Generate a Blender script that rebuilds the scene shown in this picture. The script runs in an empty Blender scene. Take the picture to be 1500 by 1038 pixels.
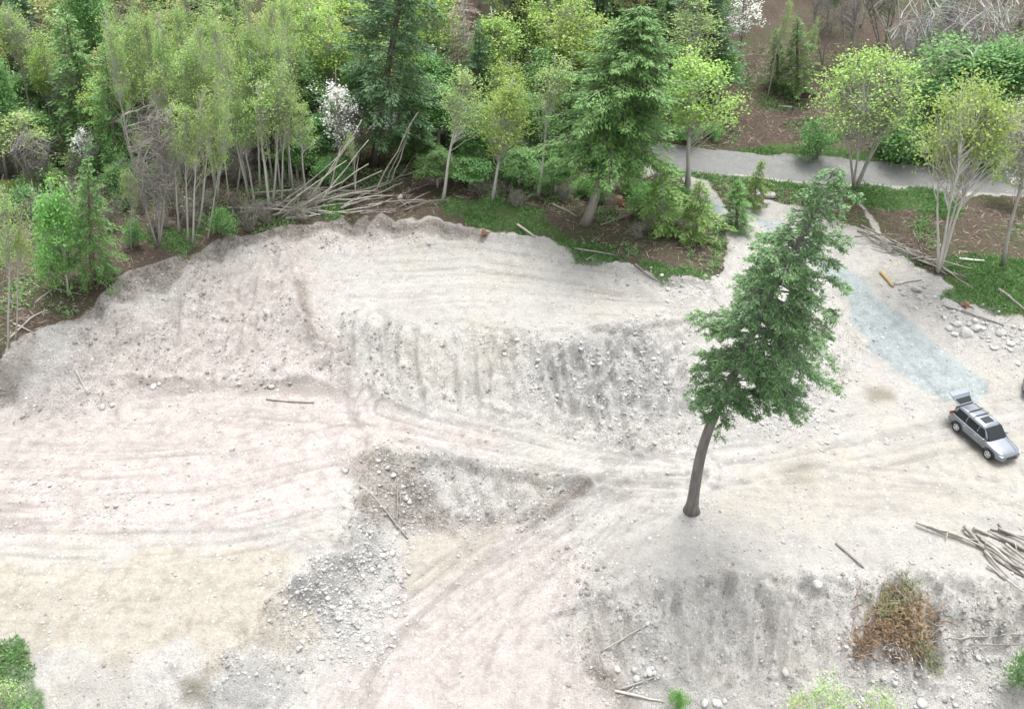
import bpy, bmesh, math
import numpy as np
from mathutils import Vector, Matrix, Quaternion

S = bpy.context.scene
COL = S.collection
R = math.radians

# ------------------------------------------------------------------ camera, sky, sun, exposure
CAM_H, PITCH, FPX = 37.0, 38.0, 1200.0          # metres up, degrees down, focal length in photo pixels
cam_data = bpy.data.cameras.new('camera')
cam_data.sensor_width = 36.0
cam_data.lens = FPX / 1500.0 * 36.0
cam_data.clip_end = 6000.0
cam = bpy.data.objects.new('camera', cam_data)
COL.objects.link(cam)
cam.location = (0, 0, CAM_H)
cam.rotation_euler = (R(90 - PITCH), 0, 0)
S.camera = cam

SUN_EL, SUN_ROT = R(73), R(25)
world = bpy.data.worlds.new('World')
S.world = world
world.use_nodes = True
wn = world.node_tree.nodes
wl = world.node_tree.links
bg = wn['Background']
sky = wn.new('ShaderNodeTexSky')
sky.sky_type = 'NISHITA'
sky.sun_disc = False
sky.sun_elevation = SUN_EL
sky.sun_rotation = SUN_ROT
sky.dust_density = 4.0
sky.air_density = 1.0
hsv = wn.new('ShaderNodeHueSaturation')          # overcast: the cloud cover greys the blue
hsv.inputs['Saturation'].default_value = 0.12
wl.new(sky.outputs[0], hsv.inputs['Color'])
wl.new(hsv.outputs[0], bg.inputs['Color'])
bg.inputs['Strength'].default_value = 0.15
sun_data = bpy.data.lights.new('sun', 'SUN')
sun_data.energy = 1.1
sun_data.angle = R(26)
sun_data.color = (1.0, 0.97, 0.93)
sun = bpy.data.objects.new('sun', sun_data)
COL.objects.link(sun)
sun.rotation_euler = (R(-17), 0, R(-25))
S.view_settings.view_transform = 'Standard'
S.view_settings.look = 'None'
S.view_settings.exposure = 1.48
S.view_settings.gamma = 1.0
S.cycles.max_bounces = 6
S.cycles.diffuse_bounces = 3
S.cycles.transmission_bounces = 3
S.cycles.transparent_max_bounces = 4
S.cycles.use_denoising = True

rng = np.random.default_rng(7)

# ------------------------------------------------------------------ helpers
def tag(o, label=None, cat=None, group=None, kind=None):
    if label: o['label'] = label
    if cat: o['category'] = cat
    if group: o['group'] = group
    if kind: o['kind'] = kind
    return o

def link(o, parent=None):
    COL.objects.link(o)
    if parent is not None: o.parent = parent
    return o

def empty(name, loc=(0, 0, 0)):
    o = bpy.data.objects.new(name, None)
    o.empty_display_size = 0.3
    o.location = loc
    return link(o)

class MB:
    """collects vertices and faces of one mesh"""
    def __init__(s):
        s.v, s.q, s.t, s.n = [], [], [], 0
    def add(s, V, Q=None, T=None):
        V = np.asarray(V, float).reshape(-1, 3)
        if Q is not None and len(Q): s.q.append(np.asarray(Q, int) + s.n)
        if T is not None and len(T): s.t.append(np.asarray(T, int) + s.n)
        s.v.append(V); s.n += len(V)
    def tube(s, P, r, k=5, cap=True):
        P = np.asarray(P, float); n = len(P)
        r = np.broadcast_to(np.asarray(r, float), (n,))
        T = np.gradient(P, axis=0)
        T /= np.linalg.norm(T, axis=1)[:, None] + 1e-9
        ref = np.array([0.0, 0, 1]) if abs(T[:, 2].mean()) < 0.75 else np.array([1.0, 0, 0])
        A = np.cross(T, ref); A /= np.linalg.norm(A, axis=1)[:, None] + 1e-9
        B = np.cross(T, A)
        th = np.arange(k) * 2 * np.pi / k
        V = P[:, None] + r[:, None, None] * (A[:, None] * np.cos(th)[None, :, None] + B[:, None] * np.sin(th)[None, :, None])
        i = np.arange(n - 1)[:, None] * k; j = np.arange(k)[None]; j2 = (j + 1) % k
        Q = np.stack([i + j, i + j2, i + k + j2, i + k + j], -1).reshape(-1, 4)
        V = V.reshape(-1, 3)
        Tt = None
        if cap:
            V = np.vstack([V, P[0], P[-1]])
            a = np.arange(k); b = (a + 1) % k
            Tt = np.vstack([np.stack([b, a, np.full(k, n * k)], -1),
                            np.stack([(n - 1) * k + a, (n - 1) * k + b, np.full(k, n * k + 1)], -1)])
        s.add(V, Q, Tt)
    def box(s, c, d, M=None):
        x, y, z = np.asarray(d, float) / 2
        V = np.array([[-x, -y, -z], [x, -y, -z], [x, y, -z], [-x, y, -z], [-x, -y, z], [x, -y, z], [x, y, z], [-x, y, z]])
        if M is not None: V = V @ np.asarray(M).T
        s.add(V + np.asarray(c, float), [[3, 2, 1, 0], [4, 5, 6, 7], [0, 1, 5, 4], [1, 2, 6, 5], [2, 3, 7, 6], [3, 0, 4, 7]])
    def leaves(s, P, D, N, L, W):
        """pointed leaf quads: base P, direction D, width axis from N x D"""
        D = D / (np.linalg.norm(D, axis=1)[:, None] + 1e-9)
        X = np.cross(N, D); X /= np.linalg.norm(X, axis=1)[:, None] + 1e-9
        L = np.broadcast_to(L, (len(P),))[:, None]; W = np.broadcast_to(W, (len(P),))[:, None]
        V = np.stack([P, P + D * L * 0.45 + X * W * 0.5, P + D * L, P + D * L * 0.45 - X * W * 0.5], 1).reshape(-1, 3)
        s.add(V, np.arange(len(P) * 4).reshape(-1, 4))
    def mesh(s, name, mat, smooth=False):
        V = np.vstack(s.v)
        Q = np.vstack(s.q) if s.q else np.zeros((0, 4), int)
        T = np.vstack(s.t) if s.t else np.zeros((0, 3), int)
        me = bpy.data.meshes.new(name)
        me.vertices.add(len(V)); me.vertices.foreach_set('co', V.astype(np.float32).ravel())
        me.loops.add(Q.size + T.size)
        me.loops.foreach_set('vertex_index', np.concatenate([Q.ravel(), T.ravel()]).astype(np.int32))
        me.polygons.add(len(Q) + len(T))
        st = np.concatenate([np.arange(len(Q)) * 4, Q.size + np.arange(len(T)) * 3])
        me.polygons.foreach_set('loop_start', st.astype(np.int32))
        me.polygons.foreach_set('use_smooth', np.full(len(st), smooth))
        me.update(calc_edges=True)
        me.materials.append(mat)
        return me
    def build(s, name, mat, parent=None, smooth=False):
        return link(bpy.data.objects.new(name, s.mesh(name, mat, smooth)), parent)

def hash2(i, j, seed):
    h = (i * 374761393 + j * 668265263 + seed * 1274126177) & 0xffffffff
    h = ((h ^ (h >> 13)) * 1274126177) & 0xffffffff
    return ((h ^ (h >> 16)) & 0xffff) / 65535.0

def vnoise(x, y, seed=0):
    xi = np.floor(x).astype(np.int64); yi = np.floor(y).astype(np.int64)
    fx = x - xi; fy = y - yi
    fx = fx * fx * (3 - 2 * fx); fy = fy * fy * (3 - 2 * fy)
    a = hash2(xi, yi, seed); b = hash2(xi + 1, yi, seed); c = hash2(xi, yi + 1, seed); d = hash2(xi + 1, yi + 1, seed)
    return (a + (b - a) * fx) * (1 - fy) + (c + (d - c) * fx) * fy - 0.5

def fbm(x, y, seed=0, octv=4):
    t = 0; a = 1.0
    for k in range(octv):
        t = t + a * vnoise(x * 2 ** k + 17.3 * k, y * 2 ** k - 9.1 * k, seed + k); a *= 0.5
    return t

def smooth(e0, e1, x):
    t = np.clip((x - e0) / (e1 - e0), 0, 1)
    return t * t * (3 - 2 * t)

# ------------------------------------------------------------------ from photo pixels to points of the site
CP, SP = math.cos(R(PITCH)), math.sin(R(PITCH))
def ray(u, v):
    x = (u - 750.0) / FPX; y = -(v - 519.0) / FPX
    return np.array([x, CP + y * SP, -SP + y * CP])
def at_z(u, v, z):
    d = ray(u, v); t = (z - CAM_H) / d[2]
    return np.array([0, 0, CAM_H]) + d * t
def at_y(u, v, y):
    d = ray(u, v); return np.array([0, 0, CAM_H]) + d * (y / d[1])
def project(P):
    P = np.atleast_2d(P) - np.array([0, 0, CAM_H])
    zf = P[:, 1] * CP - P[:, 2] * SP; yu = P[:, 1] * SP + P[:, 2] * CP
    return 750 + FPX * P[:, 0] / zf, 519 - FPX * yu / zf

# ------------------------------------------------------------------ terrain heights: surveyed points (photo column, row, height)
CTRL = """
1430 660 0|1300 650 0|1200 680 0|1100 720 0|1012 748 0|1350 740 -.1|1250 780 -.2|1480 740 -.1|1500 620 0|1300 600 .1|1250 645 0
1400 570 .2|1330 510 .6|1270 450 1.3|1230 400 2|1180 350 2.8|1130 310 3.4|960 238 4.8|1050 240 4.5|1150 250 4.3|1250 262 4.2|1400 265 4.1|1500 270 4
1290 360 2.6|1350 410 2|1420 480 1.2|1500 500 1|1450 440 2.2|1400 380 3|1500 400 2.8|1350 330 3.6|1450 320 3.7
520 470 3|600 472 3|680 480 3|760 490 3|850 490 3|930 482 3|1000 475 2.9|1040 470 2.8|1120 480 2.6|1180 470 2.2|1215 480 1.5
1240 520 .6|1250 560 .2|1200 630 0|1120 642 0|1050 652 0|1000 656 0|920 656 0|830 642 0|740 620 .1|640 602 .2|560 597 .3
520 440 3.1|600 440 3.1|680 450 3.1|760 460 3.1|850 460 3.1|940 455 3.1
600 400 3.4|750 400 3.4|900 420 3.3|1000 430 3.2|560 355 3.7|700 355 3.8|850 384 3.7|950 415 3.5|1040 432 3.2
500 322 5.3|560 315 5.4|640 322 5.2|700 333 4.5|770 343 4.3|840 363 4.2|900 388 4.0|960 400 3.9|1030 408 3.7
520 345 3.9|580 342 3.9|650 342 3.9
560 270 5.6|700 270 5.3|850 320 4.6|950 340 4.3|1030 350 3.9|800 250 5.4|450 270 5.9|350 290 5.9|250 320 5.9|100 400 5.5
60 470 4.7|150 440 5|260 380 5.4|330 345 5.5|420 330 5.4|150 468 3.6|230 425 4|330 375 4.4|430 350 4.7|480 345 4.7
250 490 2.2|350 470 2.4|430 440 3|20 590 .8|100 600 .5|180 585 .4|230 570 .4|350 570 .4|430 575 .4|500 578 .4|0 525 3.6|0 560 1.5|300 540 1.1|400 540 1.1
450 480 2.2|480 520 1.5|510 560 .7
50 680 .3|150 650 .3|300 650 .3|450 640 .3|500 620 .3|100 780 .2|250 750 .2|400 720 .2|480 690 .2|0 850 .1|150 850 0|300 850 0|400 820 0|60 940 -.2|250 930 -.2
560 640 .2|700 650 .1|850 675 0|950 690 0|570 660 .1|650 668 .1|750 690 .05|850 705 0
600 765 -2.1|680 768 -2|760 765 -1.7|820 740 -.9|850 722 -.4|580 720 -1
500 690 .1|512 740 0|500 790 -.1|440 850 -.1|390 890 -.2|350 960 -.5|330 1000 -.8
590 785 -2.1|570 860 -2.4|550 940 -2.6|470 952 -2.3|420 1000 -2.4|390 1038 -2.5|450 900 -1.7
700 800 -1.9|800 780 -1.3|880 730 -.4|930 720 -.1|650 900 -2.4|750 900 -2.2|840 850 -1.3|650 1030 -2.8|800 1030 -2.8|870 1000 -3|500 1030 -2.7
950 780 -.1|1050 800 -.1|900 820 -.4|880 880 -1.2|1000 850 -.4|1100 850 -.5|1200 850 -.5|1320 840 -.5|1420 860 -.6|1500 880 -.8
880 975 -2.7|950 1000 -3.0|1050 1020 -3.3|1200 1010 -3.4|1320 980 -3.2|1420 980 -3.1|1500 980 -3|1320 900 -1.5|1100 930 -1.9|1000 920 -1.5
900 1100 -3.6|1200 1150 -4.4|1500 1150 -4.4|600 1150 -3.2|300 1150 -3|0 1150 -1.8|0 1038 -.7|150 1038 -.8
1100 215 5|1250 228 4.8|1400 238 4.6|1100 120 7.6|1300 120 7.6|1450 120 7.4|1100 0 10.5|1300 0 10.8|1500 0 10.5|1300 170 6.2|1150 170 6.2|1450 180 6
620 184 5.2|400 165 5.6|800 206 4.9|200 200 6.4|0 300 6.2|0 150 7.5|300 80 8.5|600 60 8.5|850 80 8.5|950 130 7.5|600 0 11|0 0 11|300 0 11|900 0 11
-200 500 4.2|-200 700 1|-200 300 7|-200 900 0|1700 300 4|1700 500 1|1700 700 0|1700 900 -1|1700 150 7
"""
cp = []
for tok in CTRL.replace('\n', '|').split('|'):
    if tok.strip():
        u, v, z = map(float, tok.split()); cp.append(at_z(u, v, z))
cp += [np.array(p, float) for p in ((-300, 300, 34), (0, 300, 36), (300, 300, 38), (-300, 60, 6), (300, 60, 4), (-300, 0, -2), (300, 0, -6), (0, -60, -10), (0, 0, -6), (-200, -60, -8), (200, -60, -12))]
cp = np.array(cp)
def rbf_solve(P, z):
    n = len(P); d = np.linalg.norm(P[:, None] - P[None], axis=-1)
    A = np.zeros((n + 3, n + 3)); A[:n, :n] = d - np.eye(n) * 0.02
    A[:n, n] = 1; A[:n, n + 1:] = P; A[n, :n] = 1; A[n + 1:, :n] = P.T
    return np.linalg.solve(A, np.concatenate([z, np.zeros(3)]))
_w = rbf_solve(cp[:, :2], cp[:, 2])
def h0(X, Y):
    sh = X.shape; X = X.ravel(); Y = Y.ravel(); out = np.empty(len(X))
    for i in range(0, len(X), 40000):
        x = X[i:i + 40000]; y = Y[i:i + 40000]
        d = np.sqrt((x[:, None] - cp[:, 0]) ** 2 + (y[:, None] - cp[:, 1]) ** 2)
        out[i:i + 40000] = d @ _w[:-3] + _w[-3] + _w[-2] * x + _w[-1] * y
    return out.reshape(sh)

def spaced(segs):
    out = [segs[0][0]]
    for a, b, st in segs:
        n = max(1, int(round((b - a) / st))); out += list(np.linspace(a, b, n + 1)[1:])
    return np.array(out)
gx = spaced([(-1500, -300, 150), (-300, -100, 12), (-100, -46, 1.2), (-46, 50, 0.15), (50, 110, 1.2), (110, 300, 12), (300, 1500, 150)])
gy = spaced([(-300, -60, 20), (-60, 12, 3), (12, 60, 0.15), (60, 80, 0.28), (80, 120, 0.7), (120, 300, 10), (300, 2500, 150)])
X, Y = np.meshgrid(gx, gy)
Z = h0(np.clip(X, -300, 300), np.clip(Y, -60, 300))
def bil(A, x, y):
    x = np.asarray(x, float); y = np.asarray(y, float)
    i = np.clip(np.searchsorted(gx, x) - 1, 0, len(gx) - 2); j = np.clip(np.searchsorted(gy, y) - 1, 0, len(gy) - 2)
    fx = (x - gx[i]) / (gx[i + 1] - gx[i]); fy = (y - gy[j]) / (gy[j + 1] - gy[j])
    return (A[j, i] * (1 - fx) + A[j, i + 1] * fx) * (1 - fy) + (A[j + 1, i] * (1 - fx) + A[j + 1, i + 1] * fx) * fy
def gz(x, y): return bil(Z, x, y)
def hit(u, v):
    """where the sight line of a photo pixel meets the ground"""
    d = ray(u, v); t = np.arange(20, 260, 0.25)
    P = np.array([0, 0, CAM_H]) + d[None] * t[:, None]
    g = gz(P[:, 0], P[:, 1]); k = np.argmax(P[:, 2] <= g)
    if P[k, 2] > g[k]: return at_z(u, v, 0)
    a, b = P[k - 1], P[k]
    e0 = a[2] - g[k - 1]; e1 = b[2] - g[k]
    p = a + (b - a) * e0 / (e0 - e1 + 1e-9); p[2] = gz(p[0], p[1]); return p
def pts(s): return [tuple(map(float, q.split(','))) for q in s.split()]
def poly_w(s): return np.array([hit(u, v)[:2] for u, v in pts(s)])
def seg_dist(P, x, y):
    d = np.full(x.shape, 1e9)
    for a, b in zip(P[:-1], P[1:]):
        ab = b - a; t = np.clip(((x - a[0]) * ab[0] + (y - a[1]) * ab[1]) / (ab @ ab + 1e-9), 0, 1)
        d = np.minimum(d, np.hypot(x - a[0] - t * ab[0], y - a[1] - t * ab[1]))
    return d
def inside(P, x, y):
    c = np.zeros(x.shape, bool)
    for a, b in zip(P, np.roll(P, -1, 0)):
        k = ((a[1] > y) != (b[1] > y)) & (x < (b[0] - a[0]) * (y - a[1]) / (b[1] - a[1] + 1e-12) + a[0]); c ^= k
    return c
J0, J1 = 6, len(gy) - 6
N1 = fbm(X * 0.35, Y * 0.35, 11, 4); N2 = fbm(X * 1.5, Y * 1.5, 23, 3)
def area(s, soft=0.8, wob=1.6):
    """soft mask of a patch of ground outlined in the photo, its edge broken up by noise"""
    P = poly_w(s); lo = P.min(0) - 6; hi = P.max(0) + 6
    M = np.zeros_like(X)
    k = (X > lo[0]) & (X < hi[0]) & (Y > lo[1]) & (Y < hi[1])
    x = X[k]; y = Y[k]
    d = seg_dist(np.vstack([P, P[:1]]), x, y); d = np.where(inside(P, x, y), d, -d)
    d = d + N1[k] * wob + N2[k] * wob * 0.35
    M[k] = smooth(-soft, soft, d); return M
def line(s, w, soft=0.3, wob=0.3):
    P = poly_w(s); d = seg_dist(P, X, Y)
    return 1 - smooth(w - soft, w + soft, d + (N1 * wob + N2 * wob * 0.4))

EDGE = '0,520 60,474 150,440 190,408 260,382 330,348 420,332 500,322 560,316 640,322 700,335 770,345 840,365 900,390 960,405 1020,412 1060,400 1060,330 1020,300'
forest = area(EDGE + ' 1000,258 940,262 800,-60 0,-60 -300,-60 -300,560', 0.35, 0.9)
forest = np.maximum(forest, area('1250,282 1290,345 1340,385 1400,425 1500,470 1700,520 1700,285 1500,285', 0.5, 0.9))
_rc = poly_w('1800,285 1500,268 1400,263 1250,252 1100,240 960,230 800,207 620,184 400,165 100,150')[::-1]
forest = np.maximum(forest, smooth(1.3, 2.0, Y - np.interp(X, _rc[:, 0], _rc[:, 1]) + N1 * 1.2))
forest = np.maximum(forest, area('1040,262 1120,262 1190,275 1250,282 1290,345 1240,330 1180,300 1120,290 1090,300 1060,300', 0.5, 0.8))
forest[(Y > 125) | (X < -75) | (X > 90)] = 1.0
road = line('1800,285 1500,268 1400,263 1250,252 1100,240 960,230 800,207 620,184 400,165 100,150', 1.85, 0.35, 0.5)
forest = forest * (1 - road)
pink = np.maximum.reduce([area('-100,600 60,560 160,470 280,390 420,340 500,350 470,440 520,560 540,640 500,700 510,800 420,800 -100,800', 2.0, 3.0),
       area('590,790 820,760 880,1000 900,1100 400,1100 560,950', 1.5, 3.0) * 0.8, area('540,600 760,640 700,660 560,650', 0.8, 1.5), area('400,330 660,322 700,350 500,350', .8, 1.4)])
tan = np.maximum.reduce([area('-100,800 420,810 400,870 470,900 460,960 340,960 80,960 -100,940', 1.2, 2.4), area('1040,660 1500,600 1700,700 1500,770 1050,770', 2.5, 3.0) * 0.5,
       area('1220,480 1340,600 1500,560 1500,640 1250,650', 1.5, 2.5) * 0.4, area('570,775 740,765 700,830 600,860', .6, 1.2) * 0.6])
blue = np.maximum.reduce([area('1215,380 1262,405 1355,485 1450,560 1430,592 1380,590 1310,545 1240,460', 0.5, 1.0), area('1025,292 1065,296 1060,312 1030,310', .4, .6),
       area('1100,318 1140,325 1190,360 1250,410 1230,420 1150,360', .6, 1.0) * .7])
dgrey = np.maximum.reduce([area('770,495 1010,490 1030,560 1010,610 900,630 800,580', 1.2, 3.0) * 0.8, area('840,880 1000,855 1500,850 1600,1000 1500,1060 1000,1030 880,1000', 1.0, 2.0) * 0.04,
       area('500,770 580,780 560,850 490,900 430,880 480,810', .7, 1.6) * 0.75, area('340,960 460,955 420,1060 300,1060', .7, 1.4) * .6, area('560,640 850,700 840,720 760,770 640,770 600,700', .8, 1.5) * .08])
org_shade = np.maximum.reduce([line('0,515 50,480 150,448 200,415 260,390 330,355 420,342 500,330', 0.45, 0.5, 1.0), area('505,690 560,665 640,720 660,775 600,770 560,790 510,760', 0.6, 1.6) * 0.85,
       line('600,772 680,765 760,768 850,715', 0.55, 0.5, 0.8) * .7, line('500,326 560,322 640,328 700,345', 0.55, 0.5, 1.0) * .75, area('-40,540 50,490 60,545 20,590 -40,600', .6, 1.0) * .6,  # band at the wedge bank's toe: dark soil plus painted shade
       line('200,562 330,568 430,572 510,582', .45, .4, .9) * .55, area('-60,710 40,730 30,780 -60,800', .7, 1.4) * .4, area('60,900 100,930 60,970 190,960 200,1060 60,1060 40,960', .8, 1.6) * .4,  # line at the left bank's foot paints shade into the soil colour
       line('440,420 450,470 460,500 500,520', .45, .4, .7) * .7, line('870,985 900,1010 925,1050', .8, .5, .8) * .7, area('1270,930 1350,920 1370,975 1280,985', .5, .8) * .7])
stain = np.maximum.reduce([area('1268,568 1305,572 1310,585 1275,588', .5, .5) * .9, area('1150,680 1190,680 1190,705 1150,705', .7, .7) * .5, area('262,995 300,990 300,1025 265,1025', .4, .5), area('350,915 372,890 360,945', .3, .4) * .6])
grass = np.maximum.reduce([area('640,285 760,300 830,330 850,360 930,385 1030,395 1040,410 960,405 880,385 780,347 700,330 640,312', .5, 1.6), area('1250,278 1420,278 1410,318 1300,310 1260,300', .5, 1.6),
       area('1360,385 1420,370 1500,380 1700,400 1700,500 1500,470 1400,440', .5, 1.8), line('960,248 1060,262 1180,275 1260,285', .7, .5, 1.0), line('1100,222 1250,232 1400,240 1600,250', .9, .5, 1.2) * .9,
       area('440,290 520,300 500,325 440,320', .4, 1.0) * .7, area('160,340 330,330 250,375', .5, 1.6) * .6, area('-60,960 20,940 80,1010 90,1060 -60,1060', .5, .9)])
grass = grass * (1 - road) * (1 - 0.0)
rubble = np.maximum.reduce([dgrey, area('640,460 770,490 900,600 1000,640 920,656 800,640 660,520', 1.0, 1.8) * .6, line('900,640 960,640 1000,645', .8, .5, .6)])

# relief: clods, dozer ridges down the banks, wheel ruts
GYs, GXs = np.gradient(Z, gy, gx)
slope = smooth(0.12, 0.45, np.hypot(GXs, GYs)) * (1 - forest)
open_ = (1 - forest)
dZ = 0.16 * fbm(X * 0.45, Y * 0.45, 3, 3) * open_ + 0.16 * fbm(X * 1.7, Y * 1.7, 5, 3) * open_ * (0.25 + 1.0 * slope + 0.7 * rubble + .8 * org_shade)
def ridged(x, y, seed): return 0.5 - np.abs(fbm(x, y, seed, 3)) * 1.6
dZ += 0.75 * slope * ridged(X * .8 + Y * np.where(X > 4, -.45, .1), Y * 0.14 - X * .03, 31) * (.4 + 1.2 * smooth(-.2, .3, fbm(X * .3, Y * .3, 33, 2))) * area('500,460 1060,460 1260,540 1200,640 900,660 520,610', 1.0, 1.0)
dZ += 0.95 * slope * ridged(X * .75 + Y * .12, Y * 0.16, 37) * (.3 + 1.2 * smooth(-.25, .3, fbm(X * .3, Y * .3, 35, 2))) * area('840,870 1000,840 1500,840 1700,1050 860,1050', 1.0, 1.0)
dZ += 0.42 * ridged((X - Y) * 0.6, (X + Y) * 0.13, 41) * area('60,600 60,480 280,390 450,345 470,450 500,560 300,580', 1.0, 1.0)
dZ += forest * (0.5 * fbm(X * 0.3, Y * 0.3, 51, 4))
dZ += 0.16 * (np.abs(fbm(X * 1.1, Y * 1.1, 81, 3)) - .25) * open_ * (0.2 + 1.0 * slope + .6 * rubble)
streak = np.zeros_like(X)
def along(P):
    """signed distance across and length along a path, for every ground vertex"""
    best = np.full(X.shape, 1e9); sd = np.zeros_like(X); sl = np.zeros_like(X); acc = 0
    for a, b in zip(P[:-1], P[1:]):
        ab = b - a; L_ = np.hypot(*ab); t = np.clip(((X - a[0]) * ab[0] + (Y - a[1]) * ab[1]) / (L_ * L_), 0, 1)
        dx = X - a[0] - t * ab[0]; dy = Y - a[1] - t * ab[1]; d = np.hypot(dx, dy); k = d < best
        best[k] = d[k]; sd[k] = (np.sign(ab[0] * dy - ab[1] * dx) * d)[k]; sl[k] = (acc + t * L_)[k]; acc += L_
    return sd, sl
def stroke(s, half, amp=0.05, col=1.0, freq=2.2, seed=0):
    """ground dragged, bladed or driven along a path: fine parallel ridges and churned colour"""
    global dZ, streak
    sd, sl = along(poly_w(s)); m = (1 - smooth(half * .6, half, np.abs(sd) + N1 * half * .5)) * open_
    freq = freq * 1.5; n = fbm(sd * freq + 40 * seed, sl * 0.11, 60 + seed, 3)
    n2 = fbm(sd * freq * 2.1 + 3, sl * 0.3 + 9 * seed, 90 + seed, 2)
    dZ += m * (amp * n + amp * .5 * n2); streak += m * col * (n * .8 + n2 * .5)
def ruts(s, gap=1.7, amp=0.09, seed=0):
    global dZ, streak
    sd, sl = along(poly_w(s)); d = np.abs(sd) + .12 * fbm(sl * .25, sl * 0 + seed, 71, 2)
    g = smooth(-.15, .25, fbm(sl * .12 + 31 * seed, np.sign(sd) * 5.0, 73, 3)) * open_
    k = np.exp(-((d - gap / 2) / 0.2) ** 2); rim = np.exp(-((np.abs(d - gap / 2) - 0.38) / 0.15) ** 2)
    dZ += (-amp * k + amp * 0.5 * rim) * g; streak -= k * g * .35
stroke('520,460 520,540 540,605', 2.0, .08, .8, 2.0, 1); stroke('560,600 680,635 800,660 900,685 1000,690', 3.2, .10, 1.3, 2.4, 2)
stroke('480,1100 560,960 680,860 800,780 920,715', 5.0, .055, .7, 2.2, 3); stroke('750,1100 780,950 850,830 930,730', 3.0, .05, .6, 2.4, 4)
stroke('-50,690 150,700 330,690 500,650', 4.0, .06, .8, 2.0, 5); stroke('-50,780 150,790 330,780 500,745', 3.0, .06, .9, 2.0, 6); stroke('200,600 350,600 520,615', 2.0, .06, .8, 2.2, 7)
stroke('560,380 700,372 850,395 1000,425', 3.5, .05, .7, 2.0, 8); stroke('520,430 700,420 900,440 1030,450', 2.5, .05, .7, 2.0, 9); stroke('950,690 1150,670 1300,640 1500,600', 3.5, .05, .7, 1.6, 10)
stroke('950,700 1150,720 1350,735 1550,760', 3.5, .05, .7, 1.6, 11); stroke('1250,430 1340,520 1420,610 1450,700', 3.0, .04, .5, 1.6, 12); stroke('0,870 200,880 400,860', 5.0, .04, .5, 1.6, 13)
for i, q in enumerate(('520,470 515,540 530,600 620,625 760,650 900,680 980,690', '540,610 700,640 880,690 1000,700 1200,690 1400,640', '620,900 720,830 830,760 920,705 1010,690',
          '560,1000 640,900 780,790 900,715', '700,1038 760,920 850,790 930,720 1100,700', '550,470 545,560 600,605', '1400,600 1300,640 1150,690 1000,720', '1340,520 1300,600 1200,660 1050,700',
          '1500,760 1350,720 1200,700 1050,690', '560,380 750,390 900,410')):
    ruts(q, seed=i)
ruts('560,600 700,640 870,676 950,690', 0.9, 0.10, 21); ruts('600,860 700,790 800,750', 1.0, 0.09, 22); ruts('730,480 745,540 770,600', .8, .12, 23); ruts('640,480 650,540 690,600', .8, .10, 24)
streak = np.clip(streak, -.6, .6)
def scarp(s, height, fall, side=1.0):
    """a torn step in the ground: high on one side of the path, dying away from it"""
    global dZ
    sd, sl = along(poly_w(s)); sd = sd * side + N1 * .9 + N2 * .35
    dZ += height * smooth(.22, -.12, -sd) * np.exp(-np.maximum(sd, 0) / fall) * (.5 + 1.0 * smooth(-.3, .3, fbm(X * .4, Y * .4, 83, 2)))
EDGE_STEP = '150,445 190,412 260,386 330,352 420,337 500,327 560,322 640,330 700,341 770,350 840,369 900,393 960,407 1020,414'
scarp(EDGE_STEP, .32, 1.6); scarp('425,385 440,420 436,455 450,480 468,510 500,535', .7, 1.5, -1.0); scarp('830,897 900,868 1000,853 1100,846 1200,852 1320,842 1420,856 1560,875', .22, 1.0)
scarp('660,475 760,487 850,487 930,480 1010,474', .35, 1.2); scarp('560,655 650,672 750,694 850,708', .35, 1.0); scarp('512,700 520,745 500,800 450,850 395,892 360,940', .5, 1.2, 1.0); scarp('190,560 300,560 430,566 505,574', .12, .8)
def gouges(top, bot, n, amp, seed, w=.17, drift=.4):
    """bucket and blade scratches running down a bank"""
    global dZ, streak
    r = np.random.default_rng(seed); A_, B_ = poly_w(top), poly_w(bot); cur = lambda P, t: np.array([np.interp(t, np.linspace(0, 1, len(P)), P[:, k]) for k in (0, 1)])
    for i in range(n):
        t = (i + r.uniform(-.4, .4)) / n; f0, f1 = r.uniform(0, .3), r.uniform(.65, 1.05)
        a, b = cur(A_, np.clip(t, 0, 1)), cur(B_, np.clip(t + r.normal(0, drift / n), 0, 1)); a, b = a + (b - a) * f0, a + (b - a) * f1; m_ = (a + b) / 2 + r.normal(0, .18, 2)
        k = (X > min(a[0], b[0]) - 2) & (X < max(a[0], b[0]) + 2) & (Y > min(a[1], b[1]) - 2) & (Y < max(a[1], b[1]) + 2)
        d = seg_dist(np.array([a, m_, b]), X[k], Y[k]) + .25 * N2[k]; w_ = w * r.uniform(.7, 1.7); q = amp * r.uniform(.5, 1.3)
        dZ[k] += -q * np.exp(-(d / w_) ** 2) + q * .5 * np.exp(-((d - 2.1 * w_) / (w_ * .8)) ** 2)
gouges('515,478 600,478 700,490 800,495', '530,592 610,595 700,610 790,625', 22, .16, 1); gouges('780,492 860,492 940,486 1010,480', '830,635 900,650 960,655 1020,652', 22, .24, 2, .18)
gouges('860,890 1000,856 1120,850 1250,850 1400,850 1520,870', '890,980 1000,1000 1100,1012 1250,1010 1400,990 1520,985', 46, .26, 3, .16); gouges('580,665 700,685 845,708', '610,755 720,765 835,728', 16, .14, 4)
gouges('200,440 300,395 440,365', '150,575 280,568 400,560', 24, .13, 5, .2, 3.0); gouges('520,700 515,750 480,820 420,880', '590,790 575,850 540,930 450,950', 14, .12, 6)
near = smooth(8, 16, Y) * (1 - smooth(112, 135, Y))
Z = Z + dZ * near
gn = Z

def attr(me, name, chans):
    a = me.color_attributes.new(name, 'FLOAT_COLOR', 'POINT')
    c = np.stack([q.ravel() for q in chans], -1).astype(np.float32)
    a.data.foreach_set('color', c.ravel())

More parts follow.
